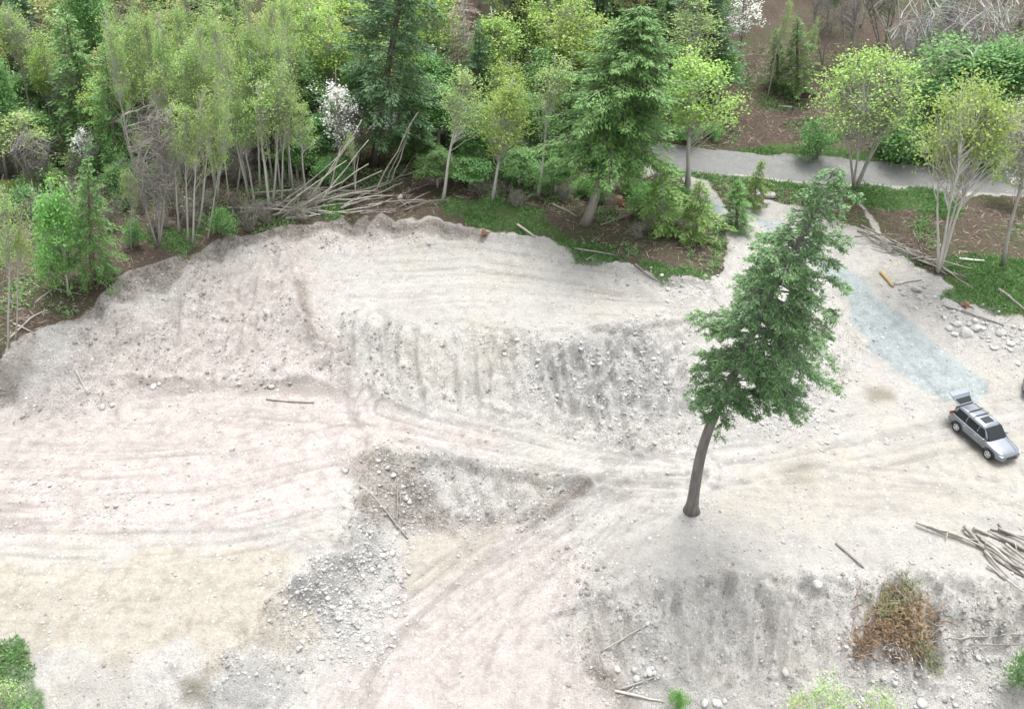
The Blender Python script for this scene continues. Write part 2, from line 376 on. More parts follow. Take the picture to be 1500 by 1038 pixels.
# ------------------------------------------------------------------ materials
def mat(name):
    m = bpy.data.materials.new(name); m.use_nodes = True
    nt = m.node_tree; b = nt.nodes['Principled BSDF']
    return m, nt, b
def node(nt, t, **kw):
    n = nt.nodes.new(t)
    for k, v in kw.items():
        if k in n.inputs: n.inputs[k].default_value = v
        else: setattr(n, k, v)
    return n
def noise(nt, scale, detail=4, rough=0.6, vec=None, **kw):
    n = node(nt, 'ShaderNodeTexNoise', Scale=scale, Detail=detail, Roughness=rough, **kw)
    if vec is not None: nt.links.new(vec, n.inputs['Vector'])
    return n.outputs[0]
def ramp(nt, f, stops):
    r = nt.nodes.new('ShaderNodeValToRGB'); e = r.color_ramp.elements
    while len(e) < len(stops): e.new(0.5)
    for q, (p, c) in zip(e, stops):
        q.position = p; q.color = (c[0], c[1], c[2], 1) if not np.isscalar(c) else (c, c, c, 1)
    nt.links.new(f, r.inputs[0]); return r.outputs[0]
def mix(nt, f, a, b, blend='MIX'):
    m = nt.nodes.new('ShaderNodeMix'); m.data_type = 'RGBA'; m.blend_type = blend
    for s, v in ((m.inputs[0], f), (m.inputs[6], a), (m.inputs[7], b)):
        if hasattr(v, 'is_linked'): nt.links.new(v, s)
        elif np.isscalar(v): s.default_value = v
        else: s.default_value = (*v, 1)
    return m.outputs[2]
def math_(nt, op, a, b=0.0, c=None, clamp=False):
    m = nt.nodes.new('ShaderNodeMath'); m.operation = op; m.use_clamp = clamp
    for i, v in enumerate((a, b) if c is None else (a, b, c)):
        if hasattr(v, 'is_linked'): nt.links.new(v, m.inputs[i])
        else: m.inputs[i].default_value = v
    return m.outputs[0]
def objco(nt): return nt.nodes.new('ShaderNodeTexCoord').outputs['Object']

def ground_material():
    m, nt, b = mat('cleared_soil'); L = nt.links
    co = objco(nt)
    sep = []
    for nm in ('soil_a', 'soil_b', 'soil_c'):
        a = node(nt, 'ShaderNodeVertexColor'); a.layer_name = nm
        s = nt.nodes.new('ShaderNodeSeparateColor'); L.new(a.outputs[0], s.inputs[0]); sep.append((s.outputs, a.outputs[1]))
    (A, A4), (B, B4), (C_, C4) = sep
    n_big = noise(nt, 0.22, 5, 0.6, co); n_mid = noise(nt, 1.3, 6, 0.7, co); n_fine = noise(nt, 6.0, 5, 0.75, co); n_grain = noise(nt, 13.0, 3, 0.75, co)
    wob = math_(nt, 'ADD', math_(nt, 'MULTIPLY', math_(nt, 'SUBTRACT', n_mid, .5), 1.1), math_(nt, 'MULTIPLY', math_(nt, 'SUBTRACT', n_fine, .5), .9))
    def crisp(f, k=.16):
        r = nt.nodes.new('ShaderNodeMapRange'); r.interpolation_type = 'SMOOTHSTEP'; r.inputs[1].default_value = .5 - k; r.inputs[2].default_value = .5 + k
        L.new(math_(nt, 'ADD', f, math_(nt, 'MULTIPLY', wob, math_(nt, 'MULTIPLY', math_(nt, 'MULTIPLY', f, math_(nt, 'SUBTRACT', 1.0, f)), 4.0))), r.inputs[0]); return r.outputs[0]
    A = [crisp(q, .3) for q in A]; A4 = crisp(A4, .3); B = [crisp(B[0]), crisp(B[1]), crisp(B[2], .3)]; B4 = crisp(B4)
    c = ramp(nt, n_big, [(0.3, (.320, .308, .286)), (0.5, (.355, .346, .328)), (0.7, (.342, .325, .288))])
    c = mix(nt, A[0], c, ramp(nt, n_mid, [(0.3, (.332, .298, .277)), (0.7, (.382, .354, .336))]))
    c = mix(nt, A[1], c, ramp(nt, n_mid, [(0.3, (.30, .275, .23)), (0.7, (.36, .338, .295))]))
    c = mix(nt, A[2], c, ramp(nt, n_mid, [(0.25, (.225, .222, .212)), (0.7, (.33, .327, .317))]))
    c = mix(nt, math_(nt, 'MULTIPLY', A4, 1.0), c, ramp(nt, n_mid, [(0.3, (.245, .28, .285)), (0.7, (.305, .335, .335))]))
    # clod and grit mottling
    c = mix(nt, 0.75, c, ramp(nt, n_mid, [(0.3, .72), (0.5, 1.0), (0.75, 1.10)]), 'MULTIPLY')
    grit = ramp(nt, math_(nt, 'ADD', math_(nt, 'MULTIPLY', C4, .8), math_(nt, 'ADD', math_(nt, 'MULTIPLY', C_[1], .4), math_(nt, 'MULTIPLY', n_big, .5))), [(0.25, .35), (0.7, 1.0)])
    c = mix(nt, math_(nt, 'MULTIPLY', grit, .8), c, ramp(nt, n_fine, [(0.35, .55), (0.45, 1.04), (0.58, 1.16), (0.70, 1.5)]), 'MULTIPLY')
    c = mix(nt, math_(nt, 'MULTIPLY', grit, .85), c, ramp(nt, n_grain, [(0.33, .55), (0.45, 1.05), (0.6, 1.14), (0.72, 1.5)]), 'MULTIPLY')
    c = mix(nt, 0.9, c, ramp(nt, C_[2], [(0.1, .76), (0.42, .97), (0.55, 1.0), (0.9, 1.08)]), 'MULTIPLY')
    c = mix(nt, math_(nt, 'MULTIPLY', C_[1], .12), c, ramp(nt, n_mid, [(0.3, (.19, .186, .175)), (0.7, (.35, .343, .33))]))
    # pale pebbles bedded in the soil
    vo = node(nt, 'ShaderNodeTexVoronoi', Scale=4.4); L.new(co, vo.inputs['Vector'])
    rs = nt.nodes.new('ShaderNodeSeparateColor'); L.new(vo.outputs['Color'], rs.inputs[0])
    rad = math_(nt, 'MULTIPLY', math_(nt, 'POWER', rs.outputs[0], 3.0), 0.42)
    peb = math_(nt, 'MULTIPLY', math_(nt, 'LESS_THAN', vo.outputs['Distance'], rad), math_(nt, 'ADD', 0.3, math_(nt, 'MULTIPLY', grit, 0.6)))
    c = mix(nt, peb, c, mix(nt, rs.outputs[1], (.30, .295, .288), (.62, .61, .60)))
    vb = node(nt, 'ShaderNodeTexVoronoi', Scale=1.9); L.new(co, vb.inputs['Vector'])
    rb = nt.nodes.new('ShaderNodeSeparateColor'); L.new(vb.outputs['Color'], rb.inputs[0])
    peb2 = math_(nt, 'MULTIPLY', math_(nt, 'LESS_THAN', math_(nt, 'ADD', vb.outputs['Distance'], math_(nt, 'MULTIPLY', math_(nt, 'SUBTRACT', n_fine, .5), .12)), math_(nt, 'MULTIPLY', math_(nt, 'POWER', rb.outputs[0], 5.0), .26)), .8)
    c = mix(nt, peb2, c, mix(nt, rb.outputs[1], (.24, .235, .23), (.52, .51, .50)))
    # organic dirt with painted bank-foot shade, forest litter, grass soil, gravel road
    dirt = ramp(nt, n_fine, [(0.36, (.06, .05, .041)), (0.5, (.165, .143, .122)), (0.66, (.33, .30, .27))])
    c = mix(nt, math_(nt, 'MULTIPLY', B[2], ramp(nt, n_mid, [(0.3, 1.0), (0.75, .35)])), c, dirt)
    c = mix(nt, math_(nt, 'MULTIPLY', C_[0], 0.8), c, (.155, .14, .105))
    lit = ramp(nt, n_fine, [(0.3, (.035, .027, .021)), (0.5, (.085, .065, .051)), (0.72, (.155, .122, .103))])
    lit = mix(nt, ramp(nt, n_big, [(0.45, 0.0), (0.62, .55)]), lit, (.055, .085, .028))
    c = mix(nt, B[0], c, lit)
    c = mix(nt, math_(nt, 'MULTIPLY', B[1], ramp(nt, n_mid, [(0.3, .95), (0.7, .5)])), c, ramp(nt, n_fine, [(0.3, (.03, .075, .022)), (0.7, (.085, .16, .045))]))
    c = mix(nt, B4, c, mix(nt, n_mid, (.17, .173, .172), (.25, .25, .245)))
    L.new(c, b.inputs['Base Color'])
    b.inputs['Roughness'].default_value = 0.95
    b.inputs['Specular IOR Level'].default_value = 0.15
    h = math_(nt, 'ADD', math_(nt, 'MULTIPLY', n_fine, 0.6), math_(nt, 'ADD', math_(nt, 'MULTIPLY', n_grain, 0.25), math_(nt, 'ADD', math_(nt, 'MULTIPLY', peb, 0.3), math_(nt, 'MULTIPLY', peb2, 0.4))))
    bp = node(nt, 'ShaderNodeBump', Strength=1.0, Distance=0.2); L.new(h, bp.inputs['Height']); L.new(bp.outputs[0], b.inputs['Normal'])
    return m

def leaf_material(name, c0, c1, c2, var=0.35, trans=0.4, rough=0.6):
    """leaf colour differs leaf by leaf, clump by clump and tree by tree"""
    m, nt, b = mat(name); L = nt.links
    g = nt.nodes.new('ShaderNodeNewGeometry'); oi = nt.nodes.new('ShaderNodeObjectInfo')
    c = ramp(nt, g.outputs['Random Per Island'], [(0.0, c0), (0.5, c1), (1.0, c2)])
    n = noise(nt, 0.45, 3, 0.6, objco(nt))
    c = mix(nt, ramp(nt, n, [(0.4, 0.0), (0.65, var)]), c, c2)
    h = node(nt, 'ShaderNodeHueSaturation')
    L.new(math_(nt, 'MULTIPLY_ADD', oi.outputs['Random'], 0.022, 0.498), h.inputs['Hue'])
    L.new(math_(nt, 'MULTIPLY_ADD', oi.outputs['Random'], 0.3, 1.08), h.inputs['Value'])
    h.inputs['Saturation'].default_value = 1.05
    L.new(c, h.inputs['Color'])
    L.new(h.outputs[0], b.inputs['Base Color']); b.inputs['Roughness'].default_value = rough
    b.inputs['Specular IOR Level'].default_value = 0.3
    t = nt.nodes.new('ShaderNodeBsdfTranslucent'); L.new(h.outputs[0], t.inputs[0])
    mx = nt.nodes.new('ShaderNodeMixShader'); mx.inputs[0].default_value = trans
    L.new(b.outputs[0], mx.inputs[1]); L.new(t.outputs[0], mx.inputs[2])
    L.new(mx.outputs[0], nt.nodes['Material Output'].inputs[0])
    return m

def rough_material(name, c0, c1, scale=6.0, c2=None, rough=0.9, bump=0.5, stretch=None):
    m, nt, b = mat(name); co = objco(nt)
    if stretch:
        mp = nt.nodes.new('ShaderNodeMapping'); mp.inputs['Scale'].default_value = stretch; nt.links.new(co, mp.inputs[0]); co = mp.outputs[0]
    n = noise(nt, scale, 5, 0.7, co)
    oi = nt.nodes.new('ShaderNodeObjectInfo')
    c = ramp(nt, n, [(0.3, c0), (0.7, c1)] if c2 is None else [(0.3, c0), (0.55, c1), (0.75, c2)])
    h = node(nt, 'ShaderNodeHueSaturation'); nt.links.new(math_(nt, 'MULTIPLY_ADD', oi.outputs['Random'], 0.4, 0.8), h.inputs['Value'])
    nt.links.new(c, h.inputs['Color']); nt.links.new(h.outputs[0], b.inputs['Base Color'])
    b.inputs['Roughness'].default_value = rough
    b.inputs['Specular IOR Level'].default_value = 0.2
    bp = node(nt, 'ShaderNodeBump', Strength=bump, Distance=0.05); nt.links.new(n, bp.inputs['Height']); nt.links.new(bp.outputs[0], b.inputs['Normal'])
    return m
def plain(name, c, rough=0.5, metal=0.0, coat=0.0, nscale=3.0, spec=0.5):
    m, nt, b = mat(name)
    n = noise(nt, nscale, 4, 0.6, objco(nt))
    nt.links.new(mix(nt, n, tuple(q * 0.88 for q in c), tuple(min(1, q * 1.1) for q in c)), b.inputs['Base Color'])
    b.inputs['Roughness'].default_value = rough; b.inputs['Metallic'].default_value = metal; b.inputs['Coat Weight'].default_value = coat
    b.inputs['Specular IOR Level'].default_value = spec
    return m

M = dict(
    alder=leaf_material('alder_leaves', (.18, .275, .085), (.28, .385, .13), (.38, .475, .20)),
    lime=leaf_material('sapling_leaves', (.11, .25, .06), (.18, .36, .10), (.26, .43, .16)),
    maple=leaf_material('maple_leaves', (.18, .28, .065), (.29, .40, .11), (.41, .50, .19)),
    gold=leaf_material('maple_blossom', (.20, .23, .08), (.31, .33, .13), (.42, .42, .21)),
    green=leaf_material('green_leaves', (.085, .17, .06), (.14, .255, .09), (.22, .34, .14)),
    younggreen=leaf_material('young_cedar_sprays', (.09, .16, .045), (.16, .25, .075), (.27, .35, .13), trans=.25),
    thinlime=leaf_material('young_leaves', (.18, .27, .085), (.28, .38, .14), (.38, .47, .22)),
    fir=leaf_material('fir_needles', (.036, .080, .036), (.068, .138, .062), (.14, .22, .105), trans=0.15),
    cedar=leaf_material('cedar_sprays', (.055, .12, .036), (.105, .20, .062), (.18, .28, .10), trans=0.15),
    lone=leaf_material('lone_fir_needles', (.065, .118, .055), (.115, .20, .085), (.19, .285, .135), trans=0.15),
    rust=leaf_material('dead_needles', (.095, .054, .032), (.155, .092, .054), (.23, .145, .088), trans=0.1),
    deadgreen=leaf_material('fading_needles', (.07, .085, .035), (.12, .135, .055), (.19, .19, .09), trans=0.1),
    white=leaf_material('white_blossom', (.42, .45, .38), (.60, .62, .57), (.72, .73, .70), trans=0.2),
    grass=leaf_material('grass_blades', (.055, .115, .038), (.095, .185, .06), (.17, .25, .10), trans=0.25),
    litter=leaf_material('dry_twigs', (.10, .075, .055), (.19, .15, .12), (.36, .31, .27), trans=0.0, rough=0.9),
    palebark=rough_material('pale_bark', (.30, .29, .262), (.48, .47, .43), 3.0, stretch=(1, 1, .25)),
    birch=rough_material('birch_bark', (.22, .20, .18), (.62, .60, .56), 4.0, stretch=(.6, .6, 1.0)),
    twig=rough_material('bare_twigs', (.19, .175, .158), (.32, .30, .28), 3.0),
    grey=rough_material('dead_grey_wood', (.28, .27, .26), (.45, .44, .42), 3.0),
    bark=rough_material('conifer_bark', (.085, .065, .052), (.20, .165, .14), 3.0, stretch=(1, 1, .2)),
    lonebark=rough_material('lone_fir_bark', (.10, .092, .088), (.24, .225, .215), 4.0, stretch=(1, 1, .15), bump=1.0),
    greatbark=rough_material('great_fir_bark', (.15, .135, .12), (.29, .265, .24), 3.0, stretch=(1, 1, .2)),
    pole=rough_material('weathered_pole', (.24, .22, .19), (.43, .41, .36), 3.0, stretch=(1, 1, .3)),
    polegrey=rough_material('grey_branch', (.15, .135, .12), (.31, .29, .265), 3.0),
    white_wood=rough_material('peeled_branch', (.42, .41, .39), (.60, .585, .56), 3.0),
    yellow=rough_material('fresh_timber', (.36, .27, .12), (.47, .37, .19), 3.0),
    clod=rough_material('soil_clod', (.20, .19, .175), (.34, .33, .31), 5.0),
    rock=rough_material('pale_rock', (.27, .265, .258), (.43, .425, .415), 2.5, (.52, .515, .505)),
    rust_wood=rough_material('rusty_stump', (.12, .070, .045), (.24, .145, .095), 4.0),
)

# ------------------------------------------------------------------ the ground, one sheet
def build_ground():
    ny, nx = X.shape
    me = bpy.data.meshes.new('ground')
    V = np.stack([X, Y, Z], -1).reshape(-1, 3)
    me.vertices.add(len(V)); me.vertices.foreach_set('co', V.astype(np.float32).ravel())
    i = np.arange(ny - 1)[:, None] * nx + np.arange(nx - 1)[None]
    Q = np.stack([i, i + 1, i + nx + 1, i + nx], -1).reshape(-1, 4)
    me.loops.add(Q.size); me.loops.foreach_set('vertex_index', Q.astype(np.int32).ravel())
    me.polygons.add(len(Q)); me.polygons.foreach_set('loop_start', (np.arange(len(Q)) * 4).astype(np.int32))
    me.polygons.foreach_set('use_smooth', np.ones(len(Q), bool))
    me.update(calc_edges=True)
    attr(me, 'soil_a', (pink, tan, dgrey, blue)); attr(me, 'soil_b', (forest, grass, org_shade, road)); attr(me, 'soil_c', (stain, slope, streak + .5, rubble))
    me.materials.append(ground_material())
    tag(link(bpy.data.objects.new('ground', me)), kind='structure')
build_ground()

# ------------------------------------------------------------------ tree prototypes: (trunk mesh, crown mesh, height, crown width)
def unit(v): return v / (np.linalg.norm(v) + 1e-9)
def curve(a, b, sag, n=5, jit=0.0, r=rng):
    t = np.linspace(0, 1, n)[:, None]
    P = a + (b - a) * t; P[:, 2] += sag * 4 * (t * (1 - t))[:, 0]
    if jit: P[1:-1] += r.normal(0, jit, (n - 2, 3))
    return P
def rnd_unit(r, n):
    v = r.normal(size=(n, 3)); return v / np.linalg.norm(v, axis=1)[:, None]

def deciduous(seed, H, base_f, rx, lean=0.5, stems=1, clusters=110, per=60, crad=0.42, leaf=0.2, tr=0.11, twigs=40, shape=1.0, spread=0.0, topf=(.75, .92), fine=0):
    """trunk(s), limbs to points spread through an uneven crown, leaf clumps round the limb ends"""
    r = np.random.default_rng(seed)
    tm, lm = MB(), MB()
    axes = []
    for k in range(stems):
        a = r.uniform(0, 6.28) + k * 6.28 / stems
        off = np.array([math.cos(a), math.sin(a), 0]) * (spread if stems > 1 else 0)
        top = np.array([0, 0, H * (0.93 if stems == 1 else r.uniform(*topf))]) + off * rx * 1.1 + np.array([*(r.normal(0, lean * .35, 2)), 0])
        t = np.linspace(0, 1, 9)[:, None]
        P = off * 0.12 + (top - off * .12) * t
        if stems > 1: P[:, :2] *= (t ** 0.8 / np.maximum(t, 1e-6))[:, 0][:, None] ** 0
        P[1:-1, :2] += np.cumsum(r.normal(0, lean * 0.10, (7, 2)), 0)
        rad = tr / math.sqrt(stems) * (1.25 - 1.05 * t[:, 0]) ; rad[0] *= 1.35
        tm.tube(P, np.maximum(rad, .018), 7)
        axes.append(P)
    zc = H * (base_f + 1) / 2; rz = H * (1 - base_f) / 2
    lobes = rnd_unit(r, 10); lw = r.uniform(0.42, 1.2, 10)
    D = rnd_unit(r, clusters); f = r.uniform(0.25, 1, clusters) ** 0.5
    k = np.argmax(D @ lobes.T, axis=1); f = f * lw[k]
    C = D * f[:, None] * np.array([rx, rx, rz])
    C[:, :2] *= (1 - 0.25 * shape * np.clip(C[:, 2] / rz, -1, 1))[:, None]
    C[:, 2] += zc
    C = C[C[:, 2] > H * base_f * .85]
    for i, c in enumerate(C):
        P = axes[i % stems]; zz = max(c[2] - (0.9 + np.hypot(c[0], c[1]) * 0.8), H * base_f * 0.6)
        q = np.array([np.interp(zz, P[:, 2], P[:, 0]), np.interp(zz, P[:, 2], P[:, 1]), min(zz, P[-1, 2])])
        B = curve(q, c, r.uniform(-.1, .25), 5, 0.08, r)
        tm.tube(B, np.linspace(tr * 0.28, 0.012, 5), 4, False)
        if i < twigs * 3:
            for _ in range(2):
                e = c + r.normal(0, crad * 1.1, 3); tm.tube(np.stack([B[3], (B[3] + e) / 2 + r.normal(0, .06, 3), e]), [.016, .012, .006], 3, False)
        for _ in range(fine):
            i2 = r.integers(1, 5); e = B[i2] + r.normal(0, crad, 3) + np.array([0, 0, .35 * crad]); tm.tube(np.stack([B[i2], (B[i2] + e) / 2 + r.normal(0, .05, 3), e]), [.014, .010, .006], 3, False)
    if per:
        n = r.poisson(per, len(C)); idx = np.repeat(np.arange(len(C)), n)
        off = r.normal(size=(len(idx), 3)) * crad * r.uniform(.6, 1.25, len(C))[idx][:, None] * np.array([1, 1, .75])
        P = C[idx] + off
        dirs = rnd_unit(r, len(idx)) + np.array([0, 0, -.15]); nor = rnd_unit(r, len(idx)) * .8 + np.array([0, 0, 1])
        lm.leaves(P, dirs, nor, leaf * r.uniform(.6, 1.4, len(idx)), leaf * .8 * r.uniform(.6, 1.3, len(idx)))
        return tm, lm, H, rx * 2
    return tm, None, H, rx * 2

def conifer(seed, H, rmax, base_f=0.12, nb=190, droop=0.35, spray=0.42, width=0.13, step=0.2, tr=0.28, power=0.8, ragged=0.25, axis=None, up=0.25, side=0.42):
    """whorled limbs, each carrying flat drooping sprays"""
    r = np.random.default_rng(seed)
    tm, lm = MB(), MB()
    if axis is None:
        t = np.linspace(0, 1, 10)[:, None]
        axis = np.array([0, 0, H]) * t; axis[1:, :2] += np.cumsum(r.normal(0, .06, (9, 2)), 0)
    t = np.linspace(0, 1, len(axis))
    rad = tr * (1 - t) ** 0.85 + .025; rad[0] *= 1.25
    tm.tube(axis, rad, 9)
    ang = 0
    for i in range(nb):
        f = base_f + (1 - base_f) * ((i + r.uniform(0, 1)) / nb) ** 0.92
        z = f * H; q = np.array([np.interp(z, axis[:, 2], axis[:, k]) for k in range(3)])
        ang += 2.4 + r.normal(0, .5)
        g = (f - base_f) / (1 - base_f)
        Lb = rmax * (1 - g) ** power * min(1.0, 0.55 + 3.0 * g) * (1 + r.normal(0, ragged)) * r.choice([1, 1, 1, .7])
        Lb = max(Lb, .3)
        d = np.array([math.cos(ang), math.sin(ang), 0])
        rise = up * (0.1 + g * 1.3)
        n = 6; s = np.linspace(0, 1, n)
        P = q + d * (Lb * s)[:, None]; P[:, 2] += Lb * (rise * s - droop * (1 - .5 * g) * s ** 2)
        P[1:] += np.cumsum(r.normal(0, .03 * Lb / n, (n - 1, 3)), 0)
        tm.tube(P, np.linspace(.014 + .008 * Lb, .006, n), 4, False)
        m = max(4, int(Lb / step) * 4)
        ss = r.uniform(.12 if Lb < 2 else .2, 1.0, m) ** 0.8
        B = np.stack([np.interp(ss, s, P[:, k]) for k in range(3)], -1)
        lat = np.cross(d, [0, 0, 1]); sg = r.choice([-1, 1], m)
        spread = Lb * side * (1.05 - ss) * r.uniform(0, 1, m) * sg
        B = B + lat * spread[:, None] + np.array([0, 0, -1]) * (np.abs(spread) * .25 + r.uniform(-.05, .12, m))[:, None] + r.normal(0, .05, (m, 3))
        D = d * r.uniform(.4, 1, m)[:, None] + lat * (sg * r.uniform(.1, .9, m))[:, None] + np.array([0, 0, -1]) * r.uniform(-.05, .55, m)[:, None]
        Nn = np.array([0, 0, 1.0]) + r.normal(0, .45, (m, 3))
        lm.leaves(B, D, Nn, spray * r.uniform(.6, 1.35, m), width * r.uniform(.7, 1.4, m))
    # leader
    m = 30; B = axis[-1] + np.stack([r.normal(0, .06, m), r.normal(0, .06, m), -r.uniform(0, 1.0, m)], -1)
    lm.leaves(B, rnd_unit(r, m) + np.array([0, 0, .6]), rnd_unit(r, m), spray * .6, width)
    return tm, lm, H, rmax * 2

PROTO = {}
def proto(kind, spec, leafmat, barkmat, crown_name='crown'):
    tm, lm, H, W = spec
    PROTO.setdefault(kind, []).append((tm.mesh('trunk', M[barkmat], True), lm.mesh(crown_name, M[leafmat]) if lm else None, H, W))
for k in range(6): proto('alder', deciduous(100 + k, 15, .47, 1.5, .5, clusters=75, per=30, crad=.30, leaf=.145, tr=.095, twigs=20, shape=1.8, fine=1), 'alder', 'palebark')
for k in range(3): proto('sapling', deciduous(120 + k, 8, .22, 1.4, .5, clusters=75, per=55, crad=.36, leaf=.17, tr=.06, twigs=15), 'lime', 'palebark')
for k in range(4): proto('maple', deciduous(140 + k, 15, .38, 3.0, .6, clusters=150, per=32, crad=.44, leaf=.23, tr=.16, twigs=30), 'maple', 'palebark')
for k in range(3): proto('gold', deciduous(160 + k, 15, .36, 2.8, .6, clusters=140, per=36, crad=.38, leaf=.25, tr=.15, twigs=40), 'gold', 'twig')
for k in range(3): proto('vase', deciduous(180 + k, 14, .48, 3.6, .5, stems=5, clusters=210, per=24, crad=.46, leaf=.20, tr=.2, twigs=60, spread=.5, topf=(.6, .74)), 'maple', 'palebark')
for k in range(3): proto('green', deciduous(200 + k, 14, .25, 3.0, .5, clusters=170, per=60, crad=.48, leaf=.22, tr=.15, twigs=20), 'green', 'palebark')
for k in range(4): proto('bare', deciduous(220 + k, 13, .30, 2.6, .4, stems=4, clusters=110, per=0, crad=.75, tr=.15, twigs=0, spread=.7, fine=6, topf=(.7, .95)), 'gold', 'twig')
for k in range(3): proto('youngcedar', conifer(410 + k, 6, 1.9, .04, nb=80, droop=.5, spray=.26, width=.09, step=.09, tr=.07, power=.75, ragged=.35, up=.3), 'younggreen', 'twig')
for k in range(3): proto('palebare', deciduous(370 + k, 11, .25, 2.6, .4, stems=8, clusters=70, per=0, crad=.6, tr=.17, twigs=0, spread=1.0, fine=5, topf=(.8, 1.0)), 'gold', 'grey')
for k in range(3): proto('brush', deciduous(390 + k, 3, .1, 1.6, .3, stems=7, clusters=40, per=2, crad=.4, leaf=.12, tr=.06, twigs=0, spread=1.0, fine=5, topf=(.6, 1.0)), 'gold', 'twig')
for k in range(4): proto('fir', conifer(240 + k, 24, 4.2, .14, nb=250, spray=.34, width=.10, step=.11), 'fir', 'bark')
for k in range(3): proto('cedar', conifer(260 + k, 16, 3.1, .05, nb=170, droop=.55, spray=.32, width=.10, step=.14, power=.7, ragged=.3, up=.1), 'cedar', 'bark')
for k in range(2): proto('dead', conifer(280 + k, 18, 2.8, .2, nb=130, droop=.5, spray=.55, width=.035, power=.6, ragged=.35), 'litter', 'grey', 'dry_branches')
for k in range(3): proto('bush', deciduous(300 + k, 2.6, .02, 1.4, .4, stems=3, clusters=45, per=50, crad=.34, leaf=.16, tr=.04, twigs=8, spread=.5), 'green', 'twig')
for k in range(2): proto('limebush', deciduous(320 + k, 3.4, .02, 1.5, .4, stems=3, clusters=55, per=50, crad=.32, leaf=.16, tr=.04, twigs=8, spread=.5), 'lime', 'twig')
for k in range(3): proto('thin', deciduous(350 + k, 6, .1, 1.3, .3, stems=4, clusters=60, per=13, crad=.26, leaf=.13, tr=.05, twigs=8, spread=.7), 'thinlime', 'palebark')
for k in range(2): proto('dogwood', deciduous(340 + k, 11, .22, 2.0, .4, clusters=70, per=24, crad=.30, leaf=.17, tr=.09, twigs=10), 'white', 'twig', 'blossom')
KINDNAME = dict(alder='alder_tree', sapling='sapling', thin='sapling', maple='maple_tree', gold='maple_tree', vase='maple_tree', green='broadleaf_tree', bare='bare_tree', brush='bare_shrub', palebare='bare_tree', youngcedar='cedar_sapling', fir='fir_tree', cedar='cedar_tree', dead='dead_tree', bush='shrub', limebush='shrub', dogwood='blossom_tree')
CAT = dict(bush='shrub', brush='shrub', limebush='shrub', sapling='sapling', thin='sapling')
TREES = []
def place(kind, base, top, width, label, group=None, var=None):
    P = PROTO[kind]; tr, cr, H, W = P[rng.integers(len(P)) if var is None else var % len(P)]
    base = np.asarray(base, float).copy(); d = np.asarray(top) - base; h = np.linalg.norm(d)
    t = empty(KINDNAME[kind], base - np.array([0, 0, .08]))
    q = Vector((0, 0, 1)).rotation_difference(Vector(unit(d))) @ Quaternion((0, 0, 1), rng.uniform(0, 6.28))
    t.rotation_mode = 'QUATERNION'; t.rotation_quaternion = q
    sw = width / W; t.scale = (sw, sw, h / H)
    link(bpy.data.objects.new('trunk', tr), t)
    if cr: link(bpy.data.objects.new(cr.name.split('.')[0], cr), t)
    tag(t, label, CAT.get(kind, 'tree'), group)
    TREES.append((base[0], base[1], width)); return t
def px_m(y, z): return FPX / (y * CP + (CAM_H - z) * SP)
def tree(kind, ub, vb, ut, vt, wpx, label, group=None, var=None):
    b = hit(ub, vb); top = at_y(ut, vt, b[1]); wpx = wpx * (.74 if kind == 'alder' else 1); return place(kind, b, top, wpx / px_m(b[1], (b[2] + top[2]) / 2), label, group, var)
def tree_d(kind, D, ut, vt, wpx, label, group=None, lean=0.0, var=None):
    top = at_y(ut, vt, D); zg = float(gz(top[0], D)); k = (CAM_H - zg) * SP + D * CP; k2 = (CAM_H - top[2]) * SP + D * CP
    b = np.array([top[0] * (1 + .5 * (k / k2 - 1)), D, 0]); b[2] = gz(b[0], b[1])
    return place(kind, b, top, wpx / px_m(D, (b[2] + top[2]) / 2), label, group, var)

# --- trees one can point at, left to right along the clearing
G_AL = 'slim alders along the left clearing edge'
tree('alder', 12, 508, 0, 262, 60, 'slim alder at the far left edge nearest the clearing, light green crown')
tree('alder', 22, 497, 30, 300, 45, 'thin pale alder standing just right of the leftmost alder')
tree('sapling', 100, 432, 70, 255, 62, 'bright green leaning sapling at the left clearing edge beside a dark cedar')
tree('limebush', 78, 418, 82, 335, 62, 'vivid green shrub at the foot of the leaning sapling on the left')
tree('cedar', 135, 415, 128, 225, 90, 'bushy mid-green cedar at the left clearing edge right of the bright sapling')
tree('alder', 192, 366, 187, 235, 36, 'very thin pale tree between the bushy cedar and the bare tree on the left')
tree('bare', 232, 362, 218, 140, 105, 'large leafless grey tree with forked trunk at the left clearing edge')
tree('bush', 193, 360, 193, 318, 30, 'small green shrub beneath the very thin pale tree on the left')
for i, (ub, vb, ut, vt, w, lab) in enumerate([(262, 342, 252, 150, 55, 'leftmost pale alder of the close clump right of the bare grey tree'), (275, 354, 268, 135, 60, 'tall straight alder in the clump right of the bare tree, nearest the dirt'),
        (282, 356, 300, 118, 55, 'alder leaning right in the clump beside the bare tree'), (290, 335, 322, 100, 62, 'pale alder behind the leaning one in the left clump'), (304, 348, 335, 150, 40, 'rightmost thin alder of the left clump, standing alone near a green shrub'),
        (318, 300, 340, 105, 60, 'thin pale alder left of the tangled pole heap, behind the green shrub'), (336, 298, 322, 140, 45, 'pale alder directly behind the left end of the pole heap'), (346, 290, 362, 120, 50, 'alder at the back of the left end of the pole heap'),
        (372, 300, 358, 140, 60, 'pale alder leaning left out of the pole heap'), (394, 308, 382, 100, 75, 'tallest pale alder standing in the pole heap'), (400, 302, 412, 92, 70, 'alder twin stem right beside the tallest alder in the pole heap'),
        (412, 300, 425, 120, 55, 'pale alder on the right of the three in the pole heap'), (447, 282, 440, 140, 55, 'slim alder rising behind the middle of the pole heap'), (520, 280, 512, 190, 30, 'short bare-stemmed alder behind the right side of the pole heap')]):
    tree('alder', ub, vb, ut, vt, w, lab, G_AL)
